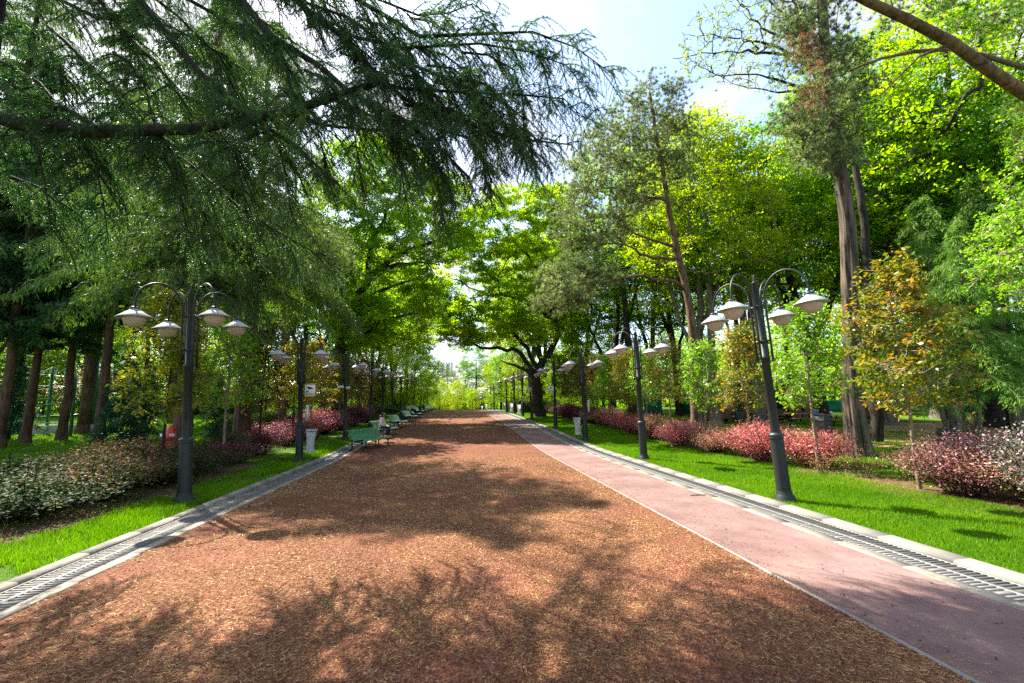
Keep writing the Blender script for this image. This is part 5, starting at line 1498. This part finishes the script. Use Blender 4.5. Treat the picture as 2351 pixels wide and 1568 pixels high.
pts = outline_points([(1548, 120), (1590, 25), (1700, -30), (1880, -30), (1880, 150), (1800, 215), (1640, 190), (1570, 165)], 17.2, 20.4, 380, base, .16)
pts = pts[np.argsort(np.linalg.norm(pts-(W(1860, 150, d)-base), axis=1))]
s.attach(pts, .4, zpen=.15, start=n0//3, sag=.03)
w = Geo(); s.wood(w, s.radii(.011, 2.3, cap=.13))
c = Geo(); cluster_leaves(c, pts, 14, .16, .8, .10, .6, twig=w, sprays=3)
add_tree('bare_boughed_tree', 'sparse spring tree with fine bare boughs reaching left against the sky', 'tree', w, c, MT['bark_dark'], MT['spring'], tuple(base))

# ---- broadleaf trees: three shapes, copied
protos = []
w, c = broadleaf(23, .36, (0, 0, 13.8), (5.8, 5.8, 9.4), 200, 135, .19, flat=.42, tip=.024)
protos.append(add_tree('broadleaf_tree', 'x', 'tree', w, c, MT['bark_dark'], MT['oak'], (0, 0, 0)))
w, c = broadleaf(20, .40, (.6, .3, 11.4), (6.8, 6.4, 8.2), 210, 135, .19, flat=.42, tip=.024, trunk_pts=[(0, 0, -.3), (.1, 0, 3.5), (.8, .2, 8), (1.2, .6, 13)], limbs=[[(.1, 0, 3.6), (-1.2, .4, 7), (-2.6, .8, 11.5)], [(.4, .1, 5.5), (1.8, -1.2, 9), (3.0, -1.6, 13)]])
protos.append(add_tree('broadleaf_tree', 'x', 'tree', w, c, MT['bark_dark'], MT['oak_deep'], (0, 0, 0)))
w, c = broadleaf(25, .34, (-.5, .2, 15.0), (4.9, 5.1, 10.6), 200, 135, .19, flat=.42, tip=.024, trunk_pts=[(0, 0, -.3), (-.1, 0, 4), (-.6, .1, 9), (-.5, .3, 16), (-.4, .2, 20)], limbs=[[(-.1, 0, 4.2), (1.1, -.3, 8.5), (2.0, -.3, 14)], [(-.3, .05, 6.5), (-2.0, .6, 11), (-2.6, .7, 16)]])
protos.append(add_tree('broadleaf_tree', 'x', 'tree', w, c, MT['bark_dark'], MT['oak'], (0, 0, 0)))
w, c = broadleaf(12, .2, (0, 0, 6.4), (3.6, 3.6, 5.6), 130, 170, .17, low=-.9)
protos.append(add_tree('broadleaf_tree', 'x', 'tree', w, c, MT['bark_dark'], MT['spring'], (0, 0, 0)))
BT = [
 # u, d, proto, scale, material, bark, label
 (470, 58, 1, 1., 'oak', None, 'bright green tree behind the nearest left lamp'),
 (330, 64, 0, 1.05, 'oak', None, 'bright green tree glimpsed between the cypress trunks and the gold young tree'),
 (190, 66, 1, 1.05, 'spring', None, 'yellow-green tree behind the green steel frame'),
 (40, 62, 2, 1.0, 'oak', None, 'bright green tree behind the leftmost cypress'),
 (590, 60, 0, 1.05, 'oak', None, 'green tree in the wood behind the leaning pine trunk'),
 (575, 50, 2, .9, 'oak_deep', 'bark_grey', 'deep green tree with a pale grey trunk on the left lawn'),
 (655, 56, 2, .95, 'oak', None, 'green tree behind the second left lamp'),
 (705, 44, 1, 1.0, 'oak_deep', None, 'deep green tree with dark limbs left of the arching tree'),
 (850, 56, 0, .95, 'spring', None, 'yellow-green tree behind the benches'),
 (905, 66, 1, 1.3, 'spring', None, 'far yellow-green tree behind the hedge at the crest'),
 (930, 84, 0, 1.2, 'spring', None, 'farthest yellow-green tree on the bench side'),
 (-60, 52, 1, 1.05, 'oak', None, 'green tree beyond the left edge'),
 (1345, 50, 2, 1.0, 'oak', None, 'bright tree right of the arching tree'),
 (1405, 42, 1, 1.0, 'oak_deep', None, 'deep green tree with dark slanting stems behind the third verge lamp'),
 (1452, 37, 0, 1.1, 'oak', None, 'tall green tree behind the pine on the right'),
 (1500, 47, 1, 1.1, 'oak', None, 'dark-limbed tree behind the pine trunk'),
 (1560, 40, 2, 1.05, 'spring', None, 'tall yellow-green tree right of the pine crown'),
 (1606, 30.5, 2, 1.0, 'oak', 'bark_grey', 'tall tree with a pale grey trunk, left of a pair beside the brick building'),
 (1641, 29.2, 0, 1.02, 'spring', 'bark_grey', 'tall tree with a pale flaking trunk, right of a pair beside the brick building'),
 (1742, 31, 1, 1.12, 'oak', 'bark_grey', 'spreading tree with a thick grey trunk in front of the brick building'),
 (1700, 50, 2, 1.2, 'oak', None, 'green tree rising behind the brick building'),
 (1820, 46, 0, 1.2, 'oak_deep', None, 'deep green tree behind the picnic tables'),
 (1884, 30, 1, 1.3, 'oak_deep', None, 'big dark trunked tree overgrown with ivy behind the picnic tables'),
 (1978, 33, 0, 1.15, 'oak', None, 'green tree behind the dark wooden bench at the dirt ground'),
 (2040, 27, 2, 1.1, 'oak', 'bark_grey', 'leaning grey trunked tree on the dirt ground'),
 (2085, 52, 1, 1.3, 'spring', None, 'yellow-green tree behind the court fence'),
 (2150, 32, 0, 1.15, 'oak', 'bark_grey', 'tree with a pale slanting trunk at the court fence'),
 (2282, 24, 1, 1.2, 'oak_deep', None, 'dark trunked tree near the right edge of the dirt ground'),
 (2250, 36, 2, 1.15, 'oak', None, 'green tree far behind the right edge'),
 (2330, 22, 2, 1.2, 'oak', None, 'tall green tree behind the light green conifers at the right edge'),
 (2190, 27, 0, 1.3, 'oak', None, 'tall green tree behind the slanting pine limb'),
 (2420, 27, 0, 1.2, 'oak', None, 'green tree beyond the right edge'),
 (2520, 20, 1, 1.1, 'oak_deep', None, 'deep green tree out past the right edge'),
 (1255, 62, 0, 1.2, 'spring', None, 'yellow-green tree behind the arching tree on the verge side'),
 (1215, 76, 1, 1.25, 'spring', None, 'pale yellow-green tree beyond the verge hedge'),
 (1180, 92, 0, 1.15, 'spring', None, 'bright tree where the verge lamps disappear'),
 (1092, 118, 0, .80, 'oak_deep', None, 'rounded green tree at the far end of the avenue'),
 (1150, 112, 1, .8, 'spring', None, 'pale tree behind the farthest verge lamps'),
 (1010, 105, 3, .62, 'spring', None, 'low yellow bush-like tree at the end of the avenue, left one'),
 (1050, 112, 3, .66, 'spring', None, 'low yellow bush-like tree at the end of the avenue, middle one'),
 (980, 98, 3, .78, 'spring', None, 'low yellow tree behind the farthest left lamps'),
 (1085, 102, 3, .42, 'spring', None, 'low yellow bush-like tree at the end of the avenue, right one'),
 (1062, 170, 1, .95, 'pine', None, 'hazy grey-green tree at the very end, right of the floodlight mast'),
 (1000, 165, 0, .85, 'pine', None, 'hazy dark tree at the very end, left of the floodlight mast'),
 (1115, 175, 0, .8, 'pine', None, 'hazy dark tree at the very end behind the rounded green tree'),
 (1035, 180, 2, .72, 'pine', None, 'hazy dark tree at the very end under the floodlight mast'),
]
for i, (u, d, pi, sc, mt, bk_, lab) in enumerate(BT):
    o = place(protos[pi], USED, (XU(u, d), d, gzf(d)), R((i*137) % 360), lab, 'broadleaf trees along the promenade', scale=(sc, sc, sc*rng.uniform(.97, 1.04)))
    for ch in o.children:
        if ch.name.startswith('crown'): setmat(ch, MT[mt])
        elif bk_: setmat(ch, MT[bk_])

# ---- undergrowth and lower trees, and the wood that closes the view
UT = [(520, 56), (445, 60), (380, 66), (610, 54), (740, 50), (790, 54), (860, 48), (905, 54), (950, 64), (100, 58), (10, 60), (210, 62), (1290, 50), (1340, 44), (1385, 50), (1460, 54), (1560, 56), (1690, 56), (1800, 58), (1930, 60), (2060, 58), (2200, 54), (1200, 58), (1175, 68), (1150, 80), (965, 76)]
UT.sort(key=lambda q: q[1]); CNT = [0, 0]
for i, (u, d) in enumerate(UT):
    sd_ = int(u > 1000); CNT[sd_] += 1
    o = place(protos[3], USED, (XU(u, d), d, gzf(d)), R((i*71) % 360), 'low leafy tree in the undergrowth '+('behind the benches' if u < 1000 else 'behind the verge lamps')+', '+ORD[CNT[sd_]-1]+(' from the camera' if CNT[sd_] > 1 else ' to the camera'), 'lower trees of the undergrowth', scale=rng.uniform(.62, .95))
    for ch in o.children:
        if ch.name.startswith('crown'): setmat(ch, MT[('oak', 'spring', 'oak_deep')[(i*7) % 3]])
def wood_mass(name, pts, dens, h0, h1, mat, label=None):
    """far-off wood that reads as one mass of foliage"""
    g = Geo()
    P0 = np.array(pts[:-1], float); P1 = np.array(pts[1:], float)
    for a, b in zip(P0, P1):
        L = np.linalg.norm(b-a); m = int(L*dens*3.4)
        q = rng.random(m); s_ = q*L
        top = h1*(.72+.16*np.sin(s_*.35+a[0])+.12*np.sin(s_*.93+1.7)+.05*np.sin(s_*2.3))
        z = h0+(top-h0)*rng.random(m)**1.15
        th = 3.2*np.sqrt(np.maximum(.05, 1-(z/np.maximum(top, .1))**2))
        p = a+(b-a)*q[:, None]+rng.normal(size=(m, 2))*th[:, None]
        cl = np.sin(p[:, 0]*1.1+z*.9)*np.sin(p[:, 1]*1.0+z*1.3)
        k = cl > -.7+.5*(rng.random(m)-.5)
        P = np.stack([p[:, 0], p[:, 1], z+gz(np.minimum(p[:, 1], 200))], 1)[k]; n_ = len(P)
        A, B = leaf_axes(n_); sz = .42*rng.uniform(.6, 1.3, n_)
        g.leaves(P, A, B, sz, sz*.65, np.clip(.48+.12*cl[k]+rng.normal(size=n_)*.18, 0, 1))
    return tag(g.build(name, mat), label, None, None, 'stuff')
wood_mass('woods', [(-75, 20), (-62, 50), (-46, 78), (-26, 105)], 420, 0, 17, MT['oak'])
wood_mass('woods', [(75, 10), (66, 40), (52, 66), (34, 92), (18, 120)], 420, 0, 18, MT['oak'])
wood_mass('woods', [(-30, 130), (-12, 150), (10, 165), (34, 140)], 380, 0, 8, MT['oak_deep'])
wood_mass('woods', [(-70, 190), (-20, 215), (40, 215), (90, 190)], 300, 0, 15, MT['pine'])

# ---- the two arching oaks
d = 42.; base = np.array([XU(1236, d), d, gzf(d)])
s = Skel()
s.line([np.array((0, 0, -.3))]+rel([(1232, 890, d), (1231, 850, d), (1262, 812, d), (1286, 760, d), (1262, 712, d)], base), -1, .55, .16, .8, .04); n0 = len(s.p)
for lb in [[(1231, 856, d), (1196, 811, 41.5), (1163, 797, 41), (1112, 800, 40.5), (1052, 776, 40), (1004, 748, 39.5)], [(1235, 842, d), (1190, 770, 43), (1160, 738, 43.5), (1100, 715, 44), (1050, 690, 44)], [(1231, 862, d), (1190, 838, 41), (1150, 828, 40.5)], [(1285, 770, d), (1310, 700, 42), (1320, 620, 42), (1290, 540, 42)], [(1270, 720, d), (1185, 682, 41), (1112, 676, 40.5), (1040, 640, 40)], [(1290, 750, d), (1250, 640, 42), (1190, 560, 42), (1140, 500, 42)]]:
    P = np.array(s.p[:n0]); q = rel(lb, base); i = int(np.argmin(np.linalg.norm(P-q[0], axis=1)))
    s.line([s.p[i]]+q[1:], i, .24, .05, .8, .10)
pts = np.concatenate([outline_points([(995, 640), (1020, 540), (1070, 490), (1140, 440), (1210, 420), (1300, 430), (1340, 560), (1345, 700), (1330, 830), (1290, 850), (1240, 790), (1190, 785), (1130, 790), (1080, 770), (1040, 740), (1005, 700)], 38, 46.5, 380, base, .55), outline_points([(1000, 700), (1060, 740), (1110, 790), (1060, 800), (1005, 790)], 38.5, 42, 26, base, .4)])
pts = pts[np.argsort(np.linalg.norm(pts-rel([(1250, 830, d)], base)[0], axis=1))]
s.attach(pts, 1., start=3)
w = Geo(); s.wood(w, s.radii(.018, 2.3, cap=.36)); w.lathe([(1.05, -.25), (.75, .2), (.58, .9)], 14)
c = Geo(); cluster_leaves(c, pts, 420, .68, .48, .19, .62, twig=w)
add_tree('arching_oak', 'dark-limbed oak on the verge side arching over the promenade', 'tree', w, c, MT['bark_dark'], MT['oak'], tuple(base), 'oaks arching over the promenade')
d = 35.; base = np.array([XU(772, d), d, gzf(d)])
s = Skel()
s.line([np.array((0, 0, -.3))]+rel([(776, 830, d), (783, 773, d), (812, 707, d), (837, 656, d), (867, 619, d), (922, 579, d), (1002, 555, d), (1075, 520, d)], base), -1, .50, .07, .8, .05); n0 = len(s.p)
for lb in [[(781, 790, d), (792, 700, 35.5), (801, 608, 36), (830, 500, 36), (850, 420, 36)], [(779, 805, d), (826, 770, 34.5), (874, 737, 34), (951, 726, 33.5), (985, 712, 33)], [(837, 656, d), (850, 560, 35), (900, 470, 35), (960, 400, 35)], [(812, 707, d), (890, 660, 34), (960, 640, 33.5)], [(785, 760, d), (750, 640, 35), (730, 540, 35.5), (700, 470, 36)], [(867, 619, d), (950, 600, 36), (1010, 610, 36.5)]]:
    P = np.array(s.p[:n0]); q = rel(lb, base); i = int(np.argmin(np.linalg.norm(P-q[0], axis=1)))
    s.line([s.p[i]]+q[1:], i, .22, .05, .8, .10)
pts = np.concatenate([outline_points([(690, 480), (740, 360), (830, 300), (930, 330), (1040, 400), (1130, 460), (1120, 530), (1060, 580), (1010, 620), (1000, 720), (970, 800), (900, 800), (820, 800), (740, 770), (690, 640)], 31, 40, 420, base, .55)])
pts = pts[np.argsort(np.linalg.norm(pts-rel([(790, 750, d)], base)[0], axis=1))]
s.attach(pts, 1., start=3)
w = Geo(); s.wood(w, s.radii(.018, 2.3, cap=.34)); w.lathe([(.95, -.25), (.7, .2), (.52, .9)], 14)
c = Geo(); cluster_leaves(c, pts, 370, .68, .48, .18, .62, twig=w)
add_tree('arching_oak', 'dark-limbed oak behind the benches arching over the promenade', 'tree', w, c, MT['bark_dark'], MT['oak'], tuple(base), 'oaks arching over the promenade')

# ---- larch-like conifers and bright boughs at the right
w, c = spray_conifer(11, .16, 2.6, 3.2, 110, .40, .22, .24, .04, 9, .8, .7)
w.tube([(.1, .05, -.2), (.4, .1, 1.5), (1.0, .2, 3.4)], [.13, .11, .05], 8); w.tube([(-.1, .0, -.2), (-.3, .1, 1.5), (-.5, .2, 3.6)], [.11, .09, .04], 8)
lr = add_tree('weeping_larch', 'light green weeping conifer with several pale stems behind the pink shrubs', 'tree', w, c, MT['bark_grey'], MT['larch'], (0, 0, 0), 'light green weeping conifers')
for (u, d, rz, sc, lab) in [(2180, 16.5, 0, 1., None), (2225, 14.5, 90, .8, 'light green weeping conifer with a slanting pale stem near the right edge'), (2330, 19, 200, 1.25, 'tall light green weeping conifer at the right edge')]:
    place(lr, USED, (XU(u, d), d, gzf(d)), R(rz), lab, scale=sc, ry=R(-4 if sc == .8 else 0))
base = np.array([14.2, 8.8, 0.])
s = Skel(); s.line([np.array((0, 0, -.3)), np.array((0, 0, 3.)), np.array((-.2, 0, 7))], -1, .16, .06, .5, .02)
pts = np.concatenate([outline_points([(2258, 520), (2290, 440), (2400, 400), (2460, 560), (2440, 740), (2350, 740), (2320, 660)], 7.6, 9.6, 70, base, .22), outline_points([(2330, 240), (2460, 250), (2460, 400), (2330, 390)], 8.5, 10.5, 30, base, .25), crown_points(40, (0, 0, 5.5), 1.6, 1.6, 2.6)])
pts = pts[np.argsort(np.linalg.norm(pts[:, :2], axis=1))]
s.attach(pts, .4, start=4)
w = Geo(); s.wood(w, s.radii(.006, 2.2, cap=.1)); c = Geo(); cluster_leaves(c, pts, 70, .2, .6, .085, .55, twig=w, sprays=5)
add_tree('bright_leaved_tree', 'tree with bright yellow-green boughs entering at the right edge', 'tree', w, c, MT['bark_young'], MT['lime'], tuple(base))

# ---- more wood behind the conifers
for i, (x, y, pi, sc) in enumerate([(-14., 55, 1, 1.05), (-14., 68, 0, 1.2), (11.5, 57, 1, 1.25), (12.2, 70, 0, 1.3), (-14.5, 82, 1, 1.3)]):
    o = place(protos[pi], USED, (x, y, gzf(y)), R(80*i+30), ['green tree overhanging the fifth to seventh left lamps', 'green tree overhanging the cabinet and far benches', 'green tree overhanging the verge hedge', 'green tree overhanging the crest on the verge side', 'green tree overhanging the crest on the bench side'][i], 'broadleaf trees along the promenade', scale=sc)
    for ch in o.children:
        if ch.name.startswith('crown'): setmat(ch, MT[['oak', 'spring'][i % 2]])

# ---- young trees in the borders
yp = []
for a in ((5.1, 1.9, 1.05, 110, 62, .12, .52, .45, False), (4.8, 1.9, .98, 105, 60, .10, .55, .5, False), (5.0, 2.0, 1.1, 70, 44, .13, .5, .35, True)):
    w, c = young_tree(*a[:8], pruned=a[8])
    yp.append(add_tree('young_tree', 'x', 'tree', w, c, MT['bark_young'], MT['lime'], (0, 0, 0)))
rm = ['bronze', 'lime']
for i in range(13):
    d = 8.95+2.8*i
    m = 'bronze' if i % 2 == 0 else 'lime'
    if i >= 9: m = ['bronze_dark', 'bronze', 'bronze_dark', 'lime'][i-9]
    col = {'bronze': 'orange-bronze leaved', 'lime': 'lime-green leaved', 'bronze_dark': 'dark bronze leaved'}[m]
    o = place(yp[(i*2) % 3 if i % 2 == 0 else 1], USED, (10.2+rng.normal()*.1, d, gzf(d)), R(i*77+20), col+' young tree in the pink shrub border, '+ORD[i]+(' from the camera' if i else ' to the camera'), 'young trees in the verge border', scale=rng.uniform(.94, 1.06)*(.98 if i == 0 else .96))
    for ch in o.children:
        if ch.name.startswith('crown'): setmat(ch, MT[m])
lm = ['gold', 'lime', 'bronze_dark', 'gold', 'bronze', 'bronze_dark', 'gold', 'bronze_dark', 'bronze_dark', 'bronze', 'bronze_dark', 'bronze_dark', 'lime']
for i in range(13):
    d = 13.6+3.2*i
    m = lm[i]
    col = {'gold': 'gold-green leaved', 'bronze': 'orange-bronze leaved', 'lime': 'green leaved pruned', 'bronze_dark': 'dark bronze leaved'}[m]
    o = place(yp[2 if m == 'lime' else i % 2], USED, (-8.0+rng.normal()*.12, d, gzf(d)), R(i*111), col+' young tree in the border behind the benches, '+ORD[i]+(' from the camera' if i else ' to the camera'), 'young trees in the border behind the benches', scale=rng.uniform(.94, 1.05))
    for ch in o.children:
        if ch.name.startswith('crown'): setmat(ch, MT[m])
        elif i in (0, 2, 3, 5): setmat(ch, MT['bark_dark'])

# ---- shrubs
sh = []
for a in ((.95, .85, 1.05, 85, 9500), (.85, .95, 1.2, 85, 9500), (1.05, .8, .95, 80, 9000)):
    w, c = shrub_geo(*a)
    sh.append(add_tree('flowering_shrub', 'x', 'shrub', w, c, MT['twig'], MT['shrub_pink'], (0, 0, 0), trunk_name='stem', crown_name='foliage'))
NM = {'shrub_soft': 'soft pink and green', 'shrub_mixed': 'green and reddish tipped', 'shrub_pink': 'pink-leaved', 'shrub_warm': 'rosy and cream leaved', 'shrub_wine': 'wine-red', 'shrub_dark': 'glossy dark green', 'shrub_grey': 'silvery pink', 'shrub_dry': 'brown and withered'}
w, c = shrub_geo(.8, .7, .85, 16, 420)
sh.append(add_tree('flowering_shrub', 'x', 'shrub', w, c, MT['twig'], MT['shrub_dry'], (0, 0, 0), trunk_name='stem', crown_name='foliage'))
def shrub(i, x, y, mt, where, grp, sc=1., fx=1.12, fz=1.):
    s_ = sc*rng.uniform(.88, 1.1)
    o = place(sh[3 if mt == 'shrub_dry' else i % 3], USED, (x, y, gzf(y)), R((i*97) % 360), NM[mt]+' shrub '+where, grp, scale=(s_*fx, s_*fx, s_*rng.uniform(.85, 1.08)*fz))
    for ch in o.children:
        if ch.name.startswith('foliage'): setmat(ch, MT[mt])
k = 0
for i, (x, y, mt, sc) in enumerate([(10.5, 5.3, 'shrub_grey', 1.2), (9.95, 6.3, 'shrub_grey', 1.1), (10.7, 7.2, 'shrub_warm', 1.1), (9.9, 8.0, 'shrub_soft', .95), (10.9, 8.7, 'shrub_soft', 1.0), (10.9, 9.3, 'shrub_warm', .72)]):
    shrub(k, x+.45, y+.2, mt, 'in the clump at the lower right, '+ORD[i]+(' from the camera' if i else ' to the camera'), 'shrubs in the lower right clump', sc); k += 1
for i, (x, y, mt, sc) in enumerate([(10.3, 10.4, 'shrub_dry', .6), (9.9, 11.2, 'shrub_dry', .55), (10.9, 11.3, 'shrub_dry', .75)]):
    shrub(k, x, y, mt, 'on bare soil between the pink borders, '+ORD[i]+(' from the camera' if i else ' to the camera'), 'withered shrubs', sc); k += 1
vm = ['shrub_pink', 'shrub_pink', 'shrub_warm', 'shrub_pink', 'shrub_warm', 'shrub_pink', 'shrub_pink', 'shrub_pink', 'shrub_warm', 'shrub_warm', 'shrub_wine', 'shrub_wine', 'shrub_wine', 'shrub_wine', 'shrub_warm', 'shrub_wine', 'shrub_warm', 'shrub_dark']
for i in range(26):
    d = 12.4+1.32*i
    mt = vm[min(i*len(vm)//26, len(vm)-1)]
    shrub(k, 10.35+.35*(-1)**i+rng.normal()*.08, d, mt, 'in the long verge border, '+ORD[i]+(' from the camera' if i else ' to the camera'), 'shrubs in the long verge border', .98); k += 1
ls = [(-7.6, 5.6, 'shrub_dark', 1.15), (-8.6, 6.6, 'shrub_dark', 1.2), (-7.35, 7.3, 'shrub_mixed', 1.05), (-8.4, 8.4, 'shrub_mixed', 1.15), (-7.3, 9.1, 'shrub_dark', 1.05), (-8.5, 10.2, 'shrub_mixed', 1.2), (-7.5, 10.9, 'shrub_dark', 1.), (-8.3, 12.6, 'shrub_dark', 1.05), (-7.5, 13.6, 'shrub_wine', .95), (-8.3, 14.8, 'shrub_dark', 1.), (-7.6, 16.2, 'shrub_wine', .95), (-8.3, 17.4, 'shrub_wine', .9), (-7.7, 19.2, 'shrub_wine', .9), (-8.1, 20.6, 'shrub_wine', 1.), (-7.6, 22., 'shrub_pink', 1.05), (-8.2, 23.4, 'shrub_pink', 1.1), (-7.4, 24.8, 'shrub_wine', 1.15), (-8.1, 26.2, 'shrub_pink', 1.15), (-7.2, 27.8, 'shrub_wine', 1.15), (-7.8, 29.4, 'shrub_wine', 1.15), (-7., 31.2, 'shrub_wine', 1.15), (-7.6, 33., 'shrub_wine', 1.1), (-6.8, 34.8, 'shrub_wine', .8), (-7.8, 37., 'shrub_wine', 1.15), (-7.4, 39.5, 'shrub_dark', 1.15), (-7.8, 42., 'shrub_wine', 1.1)]
for i, (x, y, mt, sc) in enumerate(ls):
    shrub(k, x-.2, 9.4+(y-5.6)*.95, mt, 'in the border behind the left lamps, '+ORD[i]+(' from the camera' if i else ' to the camera'), 'shrubs in the left border', sc*.95, 1.35 if i < 9 else 1.15, .74 if i < 9 else 1.); k += 1

# ---- clipped hedges
def hedge(P0, P1, wd, h, label, n):
    P0 = np.array(P0, float); P1 = np.array(P1, float); L = np.linalg.norm(P1-P0); a = math.atan2(P1[1]-P0[1], P1[0]-P0[0])
    t = thing('clipped_hedge', label, 'hedge', (P0[0], P0[1], 0.))
    g = Geo()
    q = rng.random((n, 3)); f = rng.integers(0, 5, n)
    x = q[:, 0]*L; y = (q[:, 1]-.5)*wd; z = q[:, 2]*h
    z = np.where(f < 2, h*(1+.02*np.sin(x*3)), z); y = np.where(f == 2, -wd/2, np.where(f == 3, wd/2, y)); x = np.where(f == 4, np.where(q[:, 1] < .5, 0, L), x)
    P = np.stack([x, y, z], 1)+rng.normal(size=(n, 3))*.05
    X = P0[0]+np.cos(a)*P[:, 0]-np.sin(a)*P[:, 1]; Y = P0[1]+np.sin(a)*P[:, 0]+np.cos(a)*P[:, 1]
    P = np.stack([X-P0[0], Y-P0[1], P[:, 2]+gz(Y)], 1)
    A, B = leaf_axes(n, .1); s = (.07+.0012*P0[1])*rng.uniform(.7, 1.3, n)
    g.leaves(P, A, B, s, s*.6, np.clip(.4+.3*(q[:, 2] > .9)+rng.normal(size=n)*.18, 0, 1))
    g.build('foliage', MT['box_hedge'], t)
    g = Geo()
    m = int(L/.3)
    for k in range(m):
        b = P0+(P1-P0)*(k+.5)/m; z0 = gzf(b[1])
        g.tube([(b[0]-P0[0], b[1]-P0[1], z0-.05), (b[0]-P0[0]+rng.normal()*.1, b[1]-P0[1]+rng.normal()*.1, z0+h*.9)], .02, 4)
    M = Matrix.Rotation(a, 4, 'Z')
    for k in range(m):
        b0 = (P1-P0)*k/m; b1 = (P1-P0)*(k+1)/m; z0 = gzf(P0[1]+b0[1])
        g.box(0, L/m, -wd*.36, wd*.36, z0+.05, z0+h*.88, Matrix.Translation((b0[0], b0[1], 0)) @ M)
    g.build('stem', MT['twig'], t)
    return t
hedge((XU(530, 24.5), 24.5), (XU(690, 34), 34), 1.3, 1.15, 'clipped green hedge on the left lawn beside the dark shrubs', 14000)
hedge((XU(690, 34.2), 34.2), (XU(790, 41), 41), 1.3, 1.1, 'clipped green hedge running on behind the wine-red shrubs', 9000)
hedge((XU(290, 58), 58), (XU(600, 60), 60), 1.6, 1.6, 'long low clipped hedge at the back of the left lawn', 9000)
hedge((-9.5, 56), (-6.6, 68), 1.6, 1.9, 'tall clipped hedge behind the far benches', 9000)
hedge((7.6, 52), (12.5, 49), 1.5, 1.4, 'clipped hedge on the verge side beside the sixth lamp', 8000)
hedge((7.6, 54), (7.9, 68), 1.4, 1.3, 'clipped hedge running along the far verge lamps', 7000)
# blossoming tree far left
d = 44.
w, c = broadleaf(5, .09, (0, 0, 3.2), (1.9, 1.9, 1.7), 24, 40, .11, low=-.9)
add_tree('blossom_tree', 'small pink blossoming tree beyond the green steel frame', 'tree', w, c, MT['bark_dark'], MT['blossom'], (XU(196, d), d, gzf(d)))
# ------------------------------------------------------------------ light
world = bpy.data.worlds.new('World'); scene.world = world
world.use_nodes = True
n = world.node_tree; n.nodes.clear()
out = n.nodes.new('ShaderNodeOutputWorld'); bg = n.nodes.new('ShaderNodeBackground')
SUN_DIR = Vector((2.15, -2.2, -3.8)).normalized()     # the way the light travels
elev = math.asin(-SUN_DIR.z); az = math.atan2(-SUN_DIR.x, -SUN_DIR.y)
sky = n.nodes.new('ShaderNodeTexSky'); sky.sky_type = 'NISHITA'; sky.sun_disc = False
sky.sun_elevation = elev; sky.sun_rotation = az
sky.air_density = 1.; sky.dust_density = 1.5; sky.ozone_density = 1.2
tc = n.nodes.new('ShaderNodeTexCoord')
mp = n.nodes.new('ShaderNodeMapping'); mp.inputs['Scale'].default_value = (1., 1., 2.0); mp.inputs['Location'].default_value = (.35, .1, .2)
n.links.new(tc.outputs['Generated'], mp.inputs[0])
t1 = n.nodes.new('ShaderNodeTexNoise'); t1.inputs['Scale'].default_value = 2.1; t1.inputs['Detail'].default_value = 9; t1.inputs['Roughness'].default_value = .58; t1.inputs['Distortion'].default_value = .4
n.links.new(mp.outputs[0], t1.inputs['Vector'])
r = n.nodes.new('ShaderNodeValToRGB'); r.color_ramp.elements[0].position = .46; r.color_ramp.elements[1].position = .60
n.links.new(t1.outputs['Fac'], r.inputs[0])
mx = n.nodes.new('ShaderNodeMix'); mx.data_type = 'RGBA'
n.links.new(r.outputs[0], mx.inputs[0]); n.links.new(sky.outputs[0], mx.inputs[6]); mx.inputs[7].default_value = (2.5, 2.55, 2.7, 1)
n.links.new(mx.outputs[2], bg.inputs[0]); bg.inputs[1].default_value = .12
n.links.new(bg.outputs[0], out.inputs[0])
sd = bpy.data.lights.new('sun', 'SUN'); sd.energy = 5.0; sd.angle = R(.5); sd.color = (1., .93, .80)
so = bpy.data.objects.new('sun', sd); COL.objects.link(so); so.rotation_euler = SUN_DIR.to_track_quat('-Z', 'Y').to_euler(); so.location = (-20, 15, 30)
vs = scene.view_settings
scene.display_settings.display_device = 'sRGB'
vs.view_transform = 'Standard'; vs.look = 'None'; vs.gamma = 1.; vs.use_curve_mapping = False
vs.exposure = 2.0
cy = scene.cycles
cy.max_bounces = 7; cy.diffuse_bounces = 3; cy.glossy_bounces = 2; cy.transmission_bounces = 5; cy.transparent_max_bounces = 4
cy.use_denoising = False; cy.sample_clamp_indirect = 6.
cy.caustics_reflective = False; cy.caustics_refractive = False
